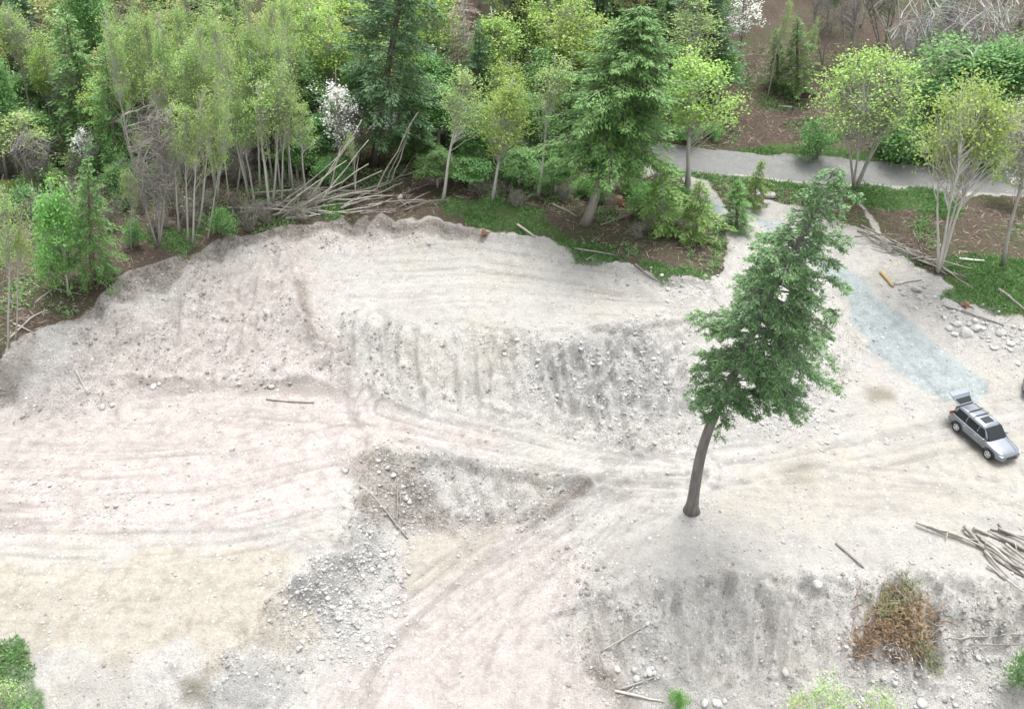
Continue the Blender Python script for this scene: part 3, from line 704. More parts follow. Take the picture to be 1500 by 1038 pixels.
tree('bush', 323, 342, 323, 305, 40, 'round green shrub on the forest edge just left of the pole heap')
tree('fir', 548, 243, 598, -190, 185, 'tall dark blue-green fir behind the pole heap with a bare lower trunk', var=0)
tree('alder', 648, 297, 684, 85, 95, 'pale white-barked tree with rounded grey-green crown right of the pole heap')
tree('maple', 722, 292, 752, 90, 80, 'thin maple with yellow-green leaves right of the white-barked tree')
tree('alder', 788, 287, 818, 60, 85, 'grey-trunked tree with sparse olive crown left of the great fir')
tree_d('maple', 66, 1022, 52, 118, 'yellow-green maple just right of the great fir beside the gravel road')
tree('youngcedar', 972, 342, 975, 240, 85, 'yellow-green young cedar at the edge of the clearing right of the great fir')
tree('youngcedar', 1022, 352, 1030, 262, 80, 'young green cedar just left of the crown of the lone leaning fir')
tree('youngcedar', 1105, 302, 1118, 232, 48, 'bright green sapling beside the gravel road above the lone fir')
tree('cedar', 1078, 335, 1082, 262, 60, 'small grey-green young conifer behind the left shoulder of the lone fir')
tree('vase', 1253, 274, 1288, 66, 150, 'yellow-green maple with many fanned stems beyond the gravel road', var=0)
tree('vase', 1375, 397, 1450, 98, 150, 'yellow-green maple with leaning pale trunk in the grass near the right edge', var=1)
tree('alder', 1390, 312, 1415, 140, 60, 'pale mottled trunk standing in the grass beside the gravel road at right')
t_ = tree('alder', 1470, 388, 1540, 110, 110, 'white-barked birch in the grass at the right edge of the photo')
t_.children[0].data = t_.children[0].data.copy(); t_.children[0].data.materials[0] = M['birch']
tree('maple', 1490, 300, 1500, 205, 60, 'young yellow-leaved maple at the right edge by the gravel road')
tree_d('green', 73, 1425, 52, 165, 'broad mid-green tree on the right bank behind the leaning maple')
tree_d('green', 72.5, 1505, 40, 120, 'green tree on the bank at the right edge above the road')
tree_d('palebare', 80, 1398, -40, 130, 'pale leafless tree at the top edge above the broad green tree', 'leafless trees on the right bank')
tree_d('palebare', 82, 1352, -20, 110, 'grey leafless tree on the bank left of the pale one at the top edge', 'leafless trees on the right bank')
tree_d('palebare', 79, 1455, -50, 120, 'leafless tree at the top right near the corner', 'leafless trees on the right bank')
tree('cedar', 1168, 138, 1168, 25, 70, 'small dark green conifer on the brown bank beyond the road', var=1)
tree('cedar', 1140, 128, 1138, 40, 50, 'narrow dark conifer left of the small one on the brown bank')
tree('alder', 1124, 142, 1160, -10, 30, 'thin leaning pale stem in front of the dark conifers on the bank', var=2)
tree('alder', 1175, 132, 1200, 20, 26, 'thin leaning pale stem right of the dark conifers on the bank', var=3)
for ub, vb, ut, vt, w, lab in ((1240, 100, 1242, -70, 70, 'brown leafless thicket tree at the middle of the upper bank'), (1292, 80, 1290, -80, 70, 'brown leafless tree right of the middle of the upper bank'), (1205, 95, 1212, -50, 55, 'leafless tree beside the dark conifers on the upper bank')):
    tree('bare', ub, vb, ut, vt, w, lab, 'leafless trees on the right bank')
tree('bush', 1196, 232, 1196, 175, 50, 'green shrub on the far verge of the road left of the fanned maple')
tree('bush', 1330, 236, 1325, 165, 90, 'dark green shrub on the far verge between the two yellow-green maples')
tree('bush', 1390, 238, 1385, 180, 70, 'dark green shrub on the far verge behind the leaning maple')
tree('bush', 1455, 246, 1460, 185, 80, 'dark green shrub on the far verge close to the right edge')
tree_d('dogwood', 64, 488, 80, 76, 'white-flowering tree left of the dark fir behind the pole heap', var=0)
tree_d('dogwood', 86, 1092, -25, 60, 'white-flowering tree at the top edge right of centre', var=1)
tree_d('dogwood', 63, 122, 180, 46, 'small cream-flowering tree low in the left forest', var=1)
tree_d('dead', 77, 682, -15, 95, 'dead silvery-grey conifer at the top edge right of the dark fir')
# --- the forest behind, by what shows where
def back(kind, rows, zone):
    lab = {'fir': 'dark fir', 'cedar': 'green cedar', 'maple': 'yellow-green maple', 'gold': 'olive budding maple', 'green': 'mid-green leafy tree', 'alder': 'light green alder', 'bare': 'brown leafless tree', 'sapling': 'bright green sapling', 'bush': 'low green shrub', 'limebush':'pale green shrub'}[kind]
    for D, u, v, w in rows:
        tree_d(kind, D, u, v, w, '%s in the dense forest %s' % (lab, zone), '%ss %s' % (lab, zone))
ZL, ZM, ZC = 'at the upper left', 'left of the dark fir', 'around the great fir at top centre'
back('fir', [(82, 18, -30, 90), (86, 340, -10, 90), (92, 230, -40, 80)], ZL)
back('cedar', [(67, 105, 18, 125), (63, 150, 60, 90), (75, 60, 60, 100), (62, 60, 235, 70)], ZL)
back('gold', [(80, 95, -35, 110), (78, 250, 0, 90), (74, 320, 20, 110), (70, 190, 95, 80), (85, 180, -30, 90), (66, 260, 120, 60)], ZL)
back('alder', [(67, 235, 62, 90), (64, 165, 165, 70), (66, 308, 95, 60), (62, 20, 165, 85), (64, 120, 225, 60), (70, 285, 60, 60), (61, 55, 250, 50)], ZL)
back('maple', [(65, 150, 105, 75), (68, 195, 110, 70), (76, 190, 20, 90), (63, 200, 180, 50), (60, 5, 265, 40)], ZL)
back('bare', [(61, 35, 185, 80), (64, 215, 150, 70), (60, 70, 285, 60), (66, 330, 130, 70), (62, 250, 210, 60)], ZL)
back('green', [(72, 15, 95, 90), (66, 45, 150, 80), (60, 170, 230, 60), (58, 15, 330, 50)], ZL)
back('gold', [(75, 395, 0, 110), (72, 370, 60, 90), (80, 450, -30, 110)], ZM)
back('maple', [(78, 420, -20, 120), (72, 480, 5, 90), (82, 500, -40, 110)], ZM)
back('green', [(69, 440, 60, 90), (66, 470, 150, 80), (64, 430, 190, 70), (67, 400, 140, 80), (63, 480, 225, 60), (70, 520, 60, 70)], ZM)
back('alder', [(67, 372, 95, 90), (66, 415, 110, 60), (65, 350, 160, 70)], ZM)
back('bare', [(66, 510, 130, 60), (64, 345, 200, 60)], ZM)
back('fir', [(88, 610, -60, 120), (84, 960, -70, 150), (80, 1040, -50, 130), (92, 760, -50, 120), (74, 700, 30, 90)], ZC)
back('maple', [(73, 835, -10, 120), (75, 885, 10, 100), (71, 745, 70, 80), (78, 725, -5, 100), (80, 800, -30, 90)], ZC)
back('green', [(70, 640, 110, 100), (66, 700, 150, 90), (68, 780, 130, 80), (72, 800, 60, 90), (64, 760, 215, 70), (64, 690, 225, 80), (64, 640, 215, 60), (63, 815, 225, 60), (78, 1060, 60, 70), (75, 640, 60, 90)], ZC)
back('cedar', [(68, 610, 120, 90), (70, 850, 110, 90), (74, 920, 60, 110)], ZC)

def forest_ok(x, y): return bil(forest, x, y) > .7
def scatter(n, D0, D1, U0, U1, kinds, lab, hrange, wr, gap, tries=4000):
    c = 0
    for _ in range(tries):
        if c >= n: break
        y = rng.uniform(D0, D1); u = rng.uniform(U0, U1); v = 0
        zf = y * CP + (CAM_H - 8) * SP; x = (u - 750) / FPX * zf
        if not forest_ok(x, y) or bil(road, x, y) > .02: continue
        pu, pv = project(np.array([[x, y, float(gz(x, y)) + 1]]))
        pt = project(np.array([[x, y, float(gz(x, y)) + 9]]))
        if y < 72 and 430 < pt[0] < 650: continue
        if hrange[1] < 4 and (320 < pu[0] < 650 and 200 < pv[0] < 345 or pv[0] > 285 and 620 < pu[0] < 900): continue
        if any((x - a) ** 2 + (y - b) ** 2 < (gap) ** 2 for a, b, _ in TREES): continue
        k = kinds[rng.integers(len(kinds))]; z = float(gz(x, y)); h = rng.uniform(*hrange)
        lx = x * .5 * h * SP / (y * CP + (CAM_H - z) * SP); place(k, (x, y, z), (x - lx + rng.normal(0, .5), y + rng.normal(0, .3), z + h), rng.uniform(*wr), lab[k], 'background trees: ' + lab[k]); c += 1
BL = {'fir': 'dark fir in the crowded background forest', 'cedar': 'green cedar in the crowded background forest', 'maple': 'yellow-green maple in the crowded background forest', 'gold': 'olive maple in the crowded background forest',
      'green': 'leafy green tree in the crowded background forest', 'alder': 'light green alder in the crowded background forest', 'bare': 'leafless tree in the crowded background forest'}
scatter(60, 74, 104, -60, 1060, ['fir', 'maple', 'gold', 'green', 'alder', 'cedar', 'maple', 'green'], BL, (11, 19), (4, 6.5), 2.6)
scatter(40, 60, 70, 190, 640, ['alder'], {'alder': 'thin pale-trunked alder inside the left forest edge'}, (11, 15.5), (1.6, 2.5), .9)
scatter(26, 62, 76, -60, 620, ['gold', 'green', 'alder', 'bare', 'alder', 'maple'], BL, (8, 13), (2.6, 4.2), 2.1)
HB = {'palebare': 'grey leafless tree on the far hillside at top right', 'bare': 'brown leafless tree on the far hillside at top right', 'cedar': 'dark conifer on the far hillside at top right', 'green': 'green tree on the far hillside at top right', 'gold': 'olive budding tree on the far hillside at top right'}
scatter(22, 92, 118, 1080, 1600, ['palebare', 'bare', 'gold', 'palebare', 'cedar', 'green'], HB, (8, 13), (3, 4.5), 3.0)
UB0 = {'brush': 'grey leafless brushy shrub inside the forest edge'}
scatter(60, 52, 70, -60, 620, ['brush'], UB0, (1.6, 4.0), (1.6, 3.2), 1.0)
scatter(16, 56, 66, 620, 1060, ['brush'], UB0, (1.2, 2.2), (1.4, 2.4), 1.0)
UB = {'bush': 'low green shrub in the forest understorey', 'limebush': 'pale green shrub in the forest understorey'}
scatter(50, 58, 74, -60, 1060, ['bush', 'bush', 'limebush', 'bush'], UB, (1.2, 2.6), (1.6, 3.0), 1.3)

# --- the great fir and the lone leaning fir
def own_tree(name, spec, leafm, barkm, base, label, cat='tree'):
    tm, lm, _, _ = spec
    t = empty(name, base); tm.build('trunk', M[barkm], t, True); lm.build('crown', M[leafm], t); tag(t, label, cat); return t
b = hit(857, 327); top = at_y(940, 8, b[1]); H = top[2] - b[2]
s = np.linspace(0, 1, 12)[:, None]; ax = np.hstack([(top[0] - b[0]) * s ** .75, 0 * s, H * s])
own_tree('fir_tree', conifer(401, H, 5.3, .33, nb=380, droop=.26, spray=.34, width=.10, step=.10, tr=.37, power=.6, ragged=.28, axis=ax, up=.3), 'cedar', 'greatbark', b - np.array([0, 0, .1]), 'great green fir with leaning grey trunk at the top centre of the clearing edge')

b = hit(1013, 748)
path = [(1013, 748, 0), (1019, 705, -.05), (1027, 660, -.15), (1041, 618, -.3), (1062, 575, -.5), (1085, 525, -.8), (1110, 470, -1.2), (1140, 410, -1.7), (1172, 350, -2.2), (1198, 300, -2.6), (1222, 245, -3.0)]
ax = np.array([at_y(u, v, b[1] + dy) for u, v, dy in path]) - b; ax[0] = 0
def lone_fir():
    r = np.random.default_rng(77)
    tm, lm = MB(), MB()
    Hh = ax[-1, 2]
    zs = np.linspace(0, Hh, 40); A = np.stack([np.interp(zs, ax[:, 2], ax[:, k]) for k in range(3)], -1)
    for _ in range(3): A[1:-1] = (A[:-2] + 2 * A[1:-1] + A[2:]) / 4
    t = np.linspace(0, 1, 40); rad = .31 * (1 - t) ** .8 + .03; rad[0] = .56; rad[1] = .385; rad[2] = .345
    tm.tube(A, rad, 14)
    ang = 0; nb = 180
    for i in range(nb):
        f = .37 + .63 * (i + r.uniform()) / nb; g = (f - .37) / .63; z = f * Hh
        q = np.array([np.interp(z, A[:, 2], A[:, k]) for k in range(3)])
        ang += 2.4 + r.normal(0, .4)
        lobes = .8 + .28 * math.sin(2 * ang + 9 * g) + .22 * math.sin(3 * ang - 17 * g + 1)
        prof = np.interp(g, [0, .08, .25, .5, .68, .80, .92, 1], [1.8, 2.6, 3.1, 3.3, 2.5, 1.3, .9, .3])
        prof *= 1.0 * (1 - (.33 if g < .7 else .15) * (.5 - .5 * math.cos(ang)) + .10 * max(0, math.cos(ang)))
        Lb = max(.35, prof * lobes * (1 + r.normal(0, .18)))
        d = np.array([math.cos(ang), math.sin(ang), 0])
        s = np.linspace(0, 1, 7); P = q + d * (Lb * s)[:, None]
        P[:, 2] += Lb * ((.15 + .35 * g) * s - (.55 - .2 * g) * s ** 2); P[1:] += np.cumsum(r.normal(0, .035, (6, 3)), 0)
        tm.tube(P, np.linspace(.02 + .013 * Lb, .007, 7), 5, False)
        lat = np.cross(d, [0, 0, 1])
        # side twigs, each a drooping spray of short needle tufts
        nt_ = max(4, int(Lb * (7 if g < .78 else 4)))
        for sg, s0 in zip(r.choice([-1, 1], nt_), r.uniform(.22, 1, nt_)):
            B0 = np.array([np.interp(s0, s, P[:, k]) for k in range(3)])
            Lt = Lb * .42 * (1.15 - s0) * r.uniform(.5, 1.2) + .25
            dt = unit(d * r.uniform(.4, .9) + lat * sg * r.uniform(.3, 1) + np.array([0, 0, r.uniform(-.3, .1)]))
            e = B0 + dt * Lt + np.array([0, 0, -.22 * Lt])
            tm.tube(np.stack([B0, (B0 + e) / 2 + np.array([0, 0, .06 * Lt]), e]), [.012, .009, .004], 3, False)
            m = int(14 + Lt * 40 * (1 if g < .8 else .7)); w = r.uniform(.1, 1, m)
            B = B0 + (e - B0) * w[:, None] + r.normal(0, .05, (m, 3))
            side = np.cross(dt, [0, 0, 1]); k2 = r.choice([-1, 1], m)
            D = dt * r.uniform(.3, 1, m)[:, None] + side * (k2 * r.uniform(.2, 1, m))[:, None] + np.stack([np.zeros(m), np.zeros(m), r.uniform(-.7, .25, m)], -1)
            lm.leaves(B, D, np.array([0, 0, 1.]) + r.normal(0, .5, (m, 3)), 0.16 * r.uniform(.6, 1.4, m), .055 * r.uniform(.7, 1.4, m))
    t_ = empty('fir_tree', b - np.array([0, 0, .12]))
    tm.build('trunk', M['lonebark'], t_, True); lm.build('crown', M['lone'], t_)
    tag(t_, 'lone dark fir with a curved bare trunk leaning right over the open dirt', 'tree')
lone_fir()

# --- green at the bottom edge
def low_tree(kind, u, v, D, w, lab, var=0):
    tree_d(kind, D, u, v, w, lab, var=var)
low_tree('thin', 1222, 992, 21.5, 70, 'bright lime sapling top at the bottom edge, below the heap of dead branches', 0)
low_tree('thin', 1305, 1008, 21.0, 64, 'lime green sapling top at the bottom edge, right of the other sapling', 1)
low_tree('thin', 1175, 1012, 20.5, 70, 'leftmost lime sapling top peeping over the bottom edge', 2)
tree('bush', 22, 1100, 16, 1042, 85, 'vivid green shrub in the bottom left corner')
tree('thin', 6, 1060, 3, 985, 50, 'thin leafy sapling behind the shrub in the bottom left corner')
tree('bush', 1506, 1012, 1506, 958, 44, 'dark mossy green shrub at the right edge near the bottom corner')
tree('limebush', 995, 1040, 995, 1010, 26, 'small grey-green leafy plant among stones at the bottom edge')

# ------------------------------------------------------------------ grass and forest litter (nobody could count them)
def cover(name, n, mask_xy, mat_, Lr, Wr, up, label, cat, clump=1):
    lm = MB()
    x, y = mask_xy(n); z = gz(x, y)
    P = np.stack([x, y, z], -1)
    m = len(P)
    D = rng.normal(size=(m, 3)) * np.array([1, 1, .25]) + np.array([0, 0, up])
    lm.leaves(P, D, rnd_unit(rng, m), rng.uniform(*Lr, m), rng.uniform(*Wr, m))
    o = lm.build(name, M[mat_]); tag(o, label, cat, kind='stuff'); return o
def sample(maskA, xr, yr, thr=.3):
    def f(n):
        x = rng.uniform(*xr, n); y = rng.uniform(*yr, n); k = bil(maskA, x, y) * (0.6 + bil(N1, x, y)) > rng.uniform(thr * .6, 1, n) * .75
        return x[k], y[k]
    return f
cover('grass', 1100000, sample(grass, (-46, 60), (20, 78)), 'grass', (.16, .42), (.035, .08), .8, 'green grass and weeds along the forest edge', 'grass')
fm = forest * (1 - grass)
cover('forest_litter', 230000, sample(fm, (-50, 70), (42, 90)), 'litter', (.25, .9), (.02, .05), .12, 'brown twigs and litter on the forest floor', 'litter')
cover('undergrowth', 150000, sample(fm * smooth(-.05, .25, N1), (-50, 55), (46, 84)), 'green', (.15, .4), (.1, .22), .8, 'low leafy undergrowth on the forest floor', 'undergrowth')
deb = np.clip(org_shade + .35 * rubble, 0, 1) * (1 - forest)
cover('dry_twigs', 34000, sample(deb, (-40, 48), (18, 62)), 'litter', (.15, .6), (.015, .035), .12, 'small dry twigs scattered over the dark soil', 'twigs')

# ------------------------------------------------------------------ stones
def rock_mesh(seed, sub=2):
    r = np.random.default_rng(seed); bm = bmesh.new(); bmesh.ops.create_icosphere(bm, subdivisions=sub, radius=1)
    planes = rnd_unit(r, 9); off = r.uniform(.55, .9, 9); sc = np.array([1, r.uniform(.65, .95), r.uniform(.5, .8)])
    for v in bm.verts:
        p = np.array(v.co)
        for n, o in zip(planes, off):
            k = p @ n
            if k > o: p = p - n * (k - o) * .8
        v.co = p * sc * (1 + r.normal(0, .025))
    me = bpy.data.meshes.new('rock'); bm.to_mesh(me); bm.free(); me.materials.append(M['rock'])
    for p in me.polygons: p.use_smooth = True
    return me
RM = [rock_mesh(500 + k) for k in range(8)]
def rock(x, y, r_, label, group=None, name='rock'):
    o = bpy.data.objects.new(name, RM[rng.integers(8)]); link(o)
    o.location = (x, y, float(gz(x, y)) + r_ * .18); o.rotation_euler = (rng.normal(0, .3), rng.normal(0, .3), rng.uniform(0, 6.28)); o.scale = (r_,) * 3
    return tag(o, label, 'rock', group)
BOULD = [(1415, 491, 13, 'largest white boulder, beside the driveway at right'), (1398, 490, 7, 'small pale boulder touching the left of the largest white boulder'), (1428, 482, 9, 'pale boulder behind the right of the largest white boulder'), (1466, 489, 9, 'flat pale boulder right of the largest white boulder'),
         (1402, 476, 8, 'brownish boulder behind the left of the largest white boulder'), (1390, 482, 6, 'small grey boulder at the left end of the boulder row by the driveway'), (1342, 425, 9, 'brownish boulder beside the yellow timbers'), (1480, 505, 7, 'pale boulder close to the right edge below the grass'),
         (225, 567, 6, 'white stone at the foot of the left bank'), (233, 562, 4, 'smaller white stone beside the white stone at the foot of the left bank'), (150, 597, 6, 'white stone below the left bank where it turns'), (165, 593, 5, 'second white stone right of the one where the left bank turns'),
         (340, 658, 6, 'single round stone on the open left pad'), (170, 741, 6, 'round stone at the right end of the stone row on the left pad'), (157, 741, 5, 'round stone left of the last one in the stone row on the left pad'), (398, 567, 6, 'white stone at the foot of the bank near the middle of the left'),
         (576, 697, 6, 'white stone at the top of the dark hollow'), (510, 719, 4, 'small white stone left of the dark hollow'), (543, 722, 4, 'small white stone inside the dark hollow'), (595, 731, 4, 'small white stone right of the long stick in the hollow'),
         (500, 893, 7, 'large white stone in the middle of the gravel slope'), (470, 963, 6, 'white stone lying alone below the gravel slope'), (574, 811, 6, 'white stone at the upper right of the gravel slope'), (537, 937, 6, 'white stone at the lower right of the gravel slope'),
         (1196, 857, 10, 'flat boulder jutting from the lip of the lower right bank'), (1150, 985, 8, 'pale boulder at the foot of the lower right bank'), (951, 985, 8, 'white boulder beside the sticks at the bottom edge'), (932, 994, 6, 'white boulder left of the one beside the sticks at the bottom'),
         (1050, 1030, 9, 'round pale boulder at the bottom edge'), (1032, 1030, 7, 'grey boulder left of the round pale one at the bottom edge'), (1350, 1030, 9, 'blue-grey boulder at the bottom edge below the dead branches'), (948, 913, 5, 'small white stone on the lower right bank near the leaning stick'),
         (1128, 288, 10, 'large pale boulder on the debris heap near the gravel road'), (1108, 284, 7, 'white boulder left on the debris heap near the gravel road'), (586, 290, 7, 'pale stone at the right end of the pole heap'), (1255, 940, 6, 'white stone left of the dead branches')]
for u, v, rp, lab in BOULD:
    p = hit(u, v); rock(p[0], p[1], rp / px_m(p[1], p[2]), lab)
ZONES = [('gravel slope right of the tan pad', '440,875 540,770 585,790 570,870 545,945 470,945', 2600, 40, 'pale stone among many on the gravel slope at lower left'),
         ('bank below the bench', '650,465 780,490 1020,480 1030,560 1000,650 900,655 790,590 690,520', 2200, 40, 'pale stone in the rubble of the bank below the bench'),
         ('foot of the bank by the lone fir', '1110,640 1200,632 1250,560 1240,530 1200,560 1180,610 1120,625', 1100, 36, 'pale stone in the rubble behind the lone fir'),
         ('far edge of the bench', '890,398 960,404 1040,412 1060,440 980,425 900,408', 420, 26, 'white stone along the far edge of the bench'),
         ('boulder row by the driveway', '1340,430 1400,455 1500,490 1540,530 1400,500 1345,455', 1100, 50, 'pale stone in the rubble row beside the driveway'),
         ('rubble at the right edge above the car', '1420,478 1500,466 1580,500 1560,545 1490,525', 500, 26, 'pale stone in the rubble at the right edge above the parked cars'),
         ('foot of the lower right bank', '930,950 1000,1000 1200,1005 1290,980 1450,960 1500,990 1500,1060 1000,1050 920,1000', 1800, 36, 'pale stone along the foot of the lower right bank'),
         ('stone row on the left pad', '40,690 120,705 300,720 330,745 200,765 130,762 60,745', 520, 14, 'pale stone in the stone row on the left pad'),
         ('foot of the left bank', '190,560 350,566 510,572 510,585 200,580', 300, 10, 'pale stone along the foot of the left bank'),
         ('dark hollow', '500,690 580,680 660,730 840,720 760,775 600,775 520,780', 600, 8, 'stone in the dark hollow at the centre')]
small = MB(); clods = MB(); ico = []
for k in range(6):
    me = rock_mesh(600 + k, 1); V = np.array([v.co[:] for v in me.vertices]); T = np.array([p.vertices[:] for p in me.polygons]); ico.append((V, T)); bpy.data.meshes.remove(me)
def pebbles(x, y, r_, small=small):
    z = gz(x, y) + r_ * .2
    kk = rng.integers(0, 6, len(x))
    for k in range(6):
        i = np.where(kk == k)[0]
        if not len(i): continue
        V, T = ico[k]; n = len(i); a = rng.uniform(0, 6.28, n); c, s_ = np.cos(a), np.sin(a)
        W = V[None] * r_[i][:, None, None]
        W = np.stack([W[..., 0] * c[:, None] - W[..., 1] * s_[:, None], W[..., 0] * s_[:, None] + W[..., 1] * c[:, None], W[..., 2]], -1) + np.stack([x[i], y[i], z[i]], -1)[:, None]
        small.add(W.reshape(-1, 3), None, (T[None] + (np.arange(n) * len(V))[:, None, None]).reshape(-1, 3))
for grp, pl, n, nbig, lab in ZONES:
    P = poly_w(pl); lo, hi = P.min(0) - 2, P.max(0) + 2; x = rng.uniform(lo[0], hi[0], n * 6); y = rng.uniform(lo[1], hi[1], n * 6)
    d = seg_dist(np.vstack([P, P[:1]]), x, y); d = np.where(inside(P, x, y), d, -d)
    k = rng.uniform(0, 1, n * 6) < smooth(-1.6, 1.6, d + bil(N1, x, y) * 2.5) * np.clip(.55 + bil(N2, x, y) * 1.3, .08, 1)
    x, y = x[k][:n], y[k][:n]
    r_ = np.minimum(.05 * rng.pareto(3.0, len(x)) + .045, rng.uniform(.12, .22, len(x)))
    o = np.argsort(-r_); x, y, r_ = x[o], y[o], r_[o]
    for i in range(min(nbig, len(x))): rock(x[i], y[i], max(r_[i], .11) * (1.5 if 'boulder' in grp else 1), lab, 'stones on the ' + grp)
    pebbles(x[nbig:], y[nbig:], np.minimum(r_[nbig:], .16))
x = rng.uniform(-40, 48, 150000); y = rng.uniform(19, 62, 150000)
k = (bil(forest, x, y) < .2) & (rng.uniform(0, 1, 150000) < .14 + .45 * bil(rubble, x, y) + .3 * bil(org_shade, x, y) + .12 * (bil(N1, x, y) > .12))
x, y = x[k], y[k]; pebbles(x, y, np.minimum(.022 * rng.pareto(2.5, len(x)) + .03, .13))
n = 220000; x = rng.uniform(-42, 50, n); y = rng.uniform(18, 66, n)
k = (bil(forest, x, y) < .5) & (rng.uniform(0, 1, n) < np.clip(.55 * bil(slope, x, y) ** 1.5 + .25 * bil(org_shade, x, y), 0, 1) * np.clip(.3 + bil(N2, x, y) * 2 + bil(N1, x, y), 0, 1))
x, y = x[k], y[k]; pebbles(x, y, np.minimum(.035 * rng.pareto(2.4, len(x)) + .035, .19), clods)
tag(clods.build('soil_clods', M['clod'], None, False), 'clods of grey soil crumbling down the cut banks', 'soil', kind='stuff')
tag(small.build('gravel', M['rock'], None, False), 'loose pale gravel strewn over the cleared soil', 'gravel', kind='stuff')

# ------------------------------------------------------------------ poles, logs and sticks
def pole(u0, v0, u1, v1, wpx, matn, label, group=None, name='pole', lift0=0.1, lift1=0.1, sag=0.0, cat='pole', taper=.55, bend=.06, forks=0):
    a, c = hit(u0, v0), hit(u1, v1); a[2] += lift0; c[2] += lift1
    if lift0 > .4: a = at_y(u0, v0, a[1] - .0) if False else a
    n = 9; L_ = np.linalg.norm(c - a); P = curve(a, c, sag, n)
    if bend: P[1:-1] += np.cumsum(rng.normal(0, bend * .12 * min(L_, 4), (n - 2, 3)), 0) * np.sin(np.linspace(0, np.pi, n))[1:-1, None]
    g = gz(P[:, 0], P[:, 1]); r0 = wpx / px_m(a[1], a[2]) / 2
    P[:, 2] = np.maximum(P[:, 2], g + r0 * .7)
    base = P[0].copy(); mb = MB(); mb.tube(P - base, np.linspace(r0, r0 * taper, n), 7)
    for _ in range(forks):
        i = rng.integers(2, n - 1); q = P[i] - base; e = q + unit(P[i] - P[i - 1] + rng.normal(0, .6, 3)) * L_ * rng.uniform(.12, .3); e[2] = max(e[2], float(gz(*(e + base)[:2])) - base[2] + .05)
        mb.tube(np.stack([q, (q + e) / 2, e]), [r0 * .5, r0 * .4, r0 * .2], 5)
    o = mb.build(name, M[matn], None, True); o.location = base
    return tag(o, label, cat, group)
HP = 'poles in the tangled heap at the forest edge'
HL = 'pale debarked pole in the tangled heap at the forest edge'
heap = [(335, 310, 470, 318), (400, 320, 555, 290), (375, 290, 540, 290), (395, 312, 500, 300), (420, 325, 560, 308), (430, 318, 570, 290), (450, 300, 595, 262), (480, 300, 620, 250), (500, 310, 590, 275), (410, 316, 470, 262), (425, 322, 520, 275),
        (540, 305, 575, 293), (440, 312, 535, 318), (350, 318, 430, 300), (390, 305, 505, 322), (470, 296, 575, 300), (505, 306, 600, 255), (380, 322, 445, 280), (360, 305, 480, 292)]
for q in heap:
    pole(*q, rng.uniform(2.2, 3.8), 'pole', HL, HP, lift0=rng.uniform(.1, .5), lift1=rng.uniform(.1, .9), sag=rng.uniform(-.15, .15), cat='pole', bend=.14, forks=int(rng.uniform() < .5))
for u0, v0, u1, v1, hgt in [(400, 318, 508, 235, 4.0), (392, 312, 500, 225, 4.2), (410, 320, 540, 240, 4.0), (445, 300, 530, 175, 6.0), (450, 298, 520, 200, 5.0), (560, 275, 600, 190, 5.5), (570, 272, 605, 175, 6.5), (545, 290, 612, 165, 6.5), (480, 290, 500, 215, 3.5), (465, 300, 540, 205, 4.5), (430, 300, 560, 250, 3.5), (520, 285, 525, 230, 3.0)]:
    a = hit(u0, v0); c = at_y(u1, v1, a[1] + 1.2); n = 8; P = curve(a, c, rng.uniform(-.3, .2), n, .05); P[0, 2] -= .05
    mb = MB(); r0 = rng.uniform(.06, .10); mb.tube(P - P[0], np.linspace(r0, r0 * .4, n), 7)
    o = mb.build('pole', M['pole'], None, True); o.location = P[0]; tag(o, 'pale snapped pole slanting up to the right out of the tangled heap', 'pole', 'slanting poles of the tangled heap')
for i in range(34):
    u, v = rng.uniform(350, 600), rng.uniform(285, 325); a_ = rng.uniform(-.6, .6)
    l_ = rng.uniform(25, 70); pole(u, v, u + l_ * math.cos(a_), v - l_ * .5 * math.sin(a_) - 4, rng.uniform(1.6, 2.8), 'polegrey', 'thin grey branch in the tangled heap at the forest edge', 'thin branches of the tangled heap', 'branch', .1, .4, cat='branch', forks=1)
for i in range(22):
    t = i / 21; u, v = 1282 + t * 105, 352 + t * 45; l_ = rng.uniform(45, 100); a_ = rng.normal(.42, .22)
    pole(u - l_ * .5 * math.cos(a_), v - l_ * .5 * math.sin(a_) + rng.normal(0, 5), u + l_ * .5 * math.cos(a_), v + l_ * .5 * math.sin(a_) + rng.normal(0, 5), rng.uniform(1.6, 3.0), 'polegrey', 'grey branch in the long brush row right of the driveway', 'branches of the brush row right of the driveway', 'branch', .1 + rng.uniform(0, .4), .1 + rng.uniform(0, .4), cat='branch', forks=1)
RP = [(1340, 769, 1432, 802, 5), (1348, 767, 1430, 798, 4), (1410, 774, 1450, 815, 6), (1424, 776, 1520, 815, 5.5), (1428, 785, 1530, 850, 5.5), (1445, 780, 1530, 830, 5), (1436, 790, 1515, 860, 6), (1430, 800, 1500, 845, 4.5), (1440, 810, 1475, 850, 5), (1445, 830, 1500, 872, 4), (1460, 778, 1540, 812, 4.5), (1462, 768, 1475, 785, 4), (1470, 800, 1540, 860, 5), (1440, 805, 1530, 855, 4.5), (1450, 776, 1540, 800, 3.5), (1412, 780, 1470, 828, 4)]
RL = {0: 'long grey pole reaching left from the pole pile at the right edge', 1: 'upper of the two long poles reaching left from the pile at the right edge'}
for i, q in enumerate(RP):
    pole(*q, 'polegrey' if i % 3 else 'pole', RL.get(i, 'weathered grey pole in the pile at the right edge'), 'poles in the pile at the right edge', lift0=rng.uniform(.05, .3), lift1=rng.uniform(.05, .45), bend=.09, forks=int(i % 3 == 0))
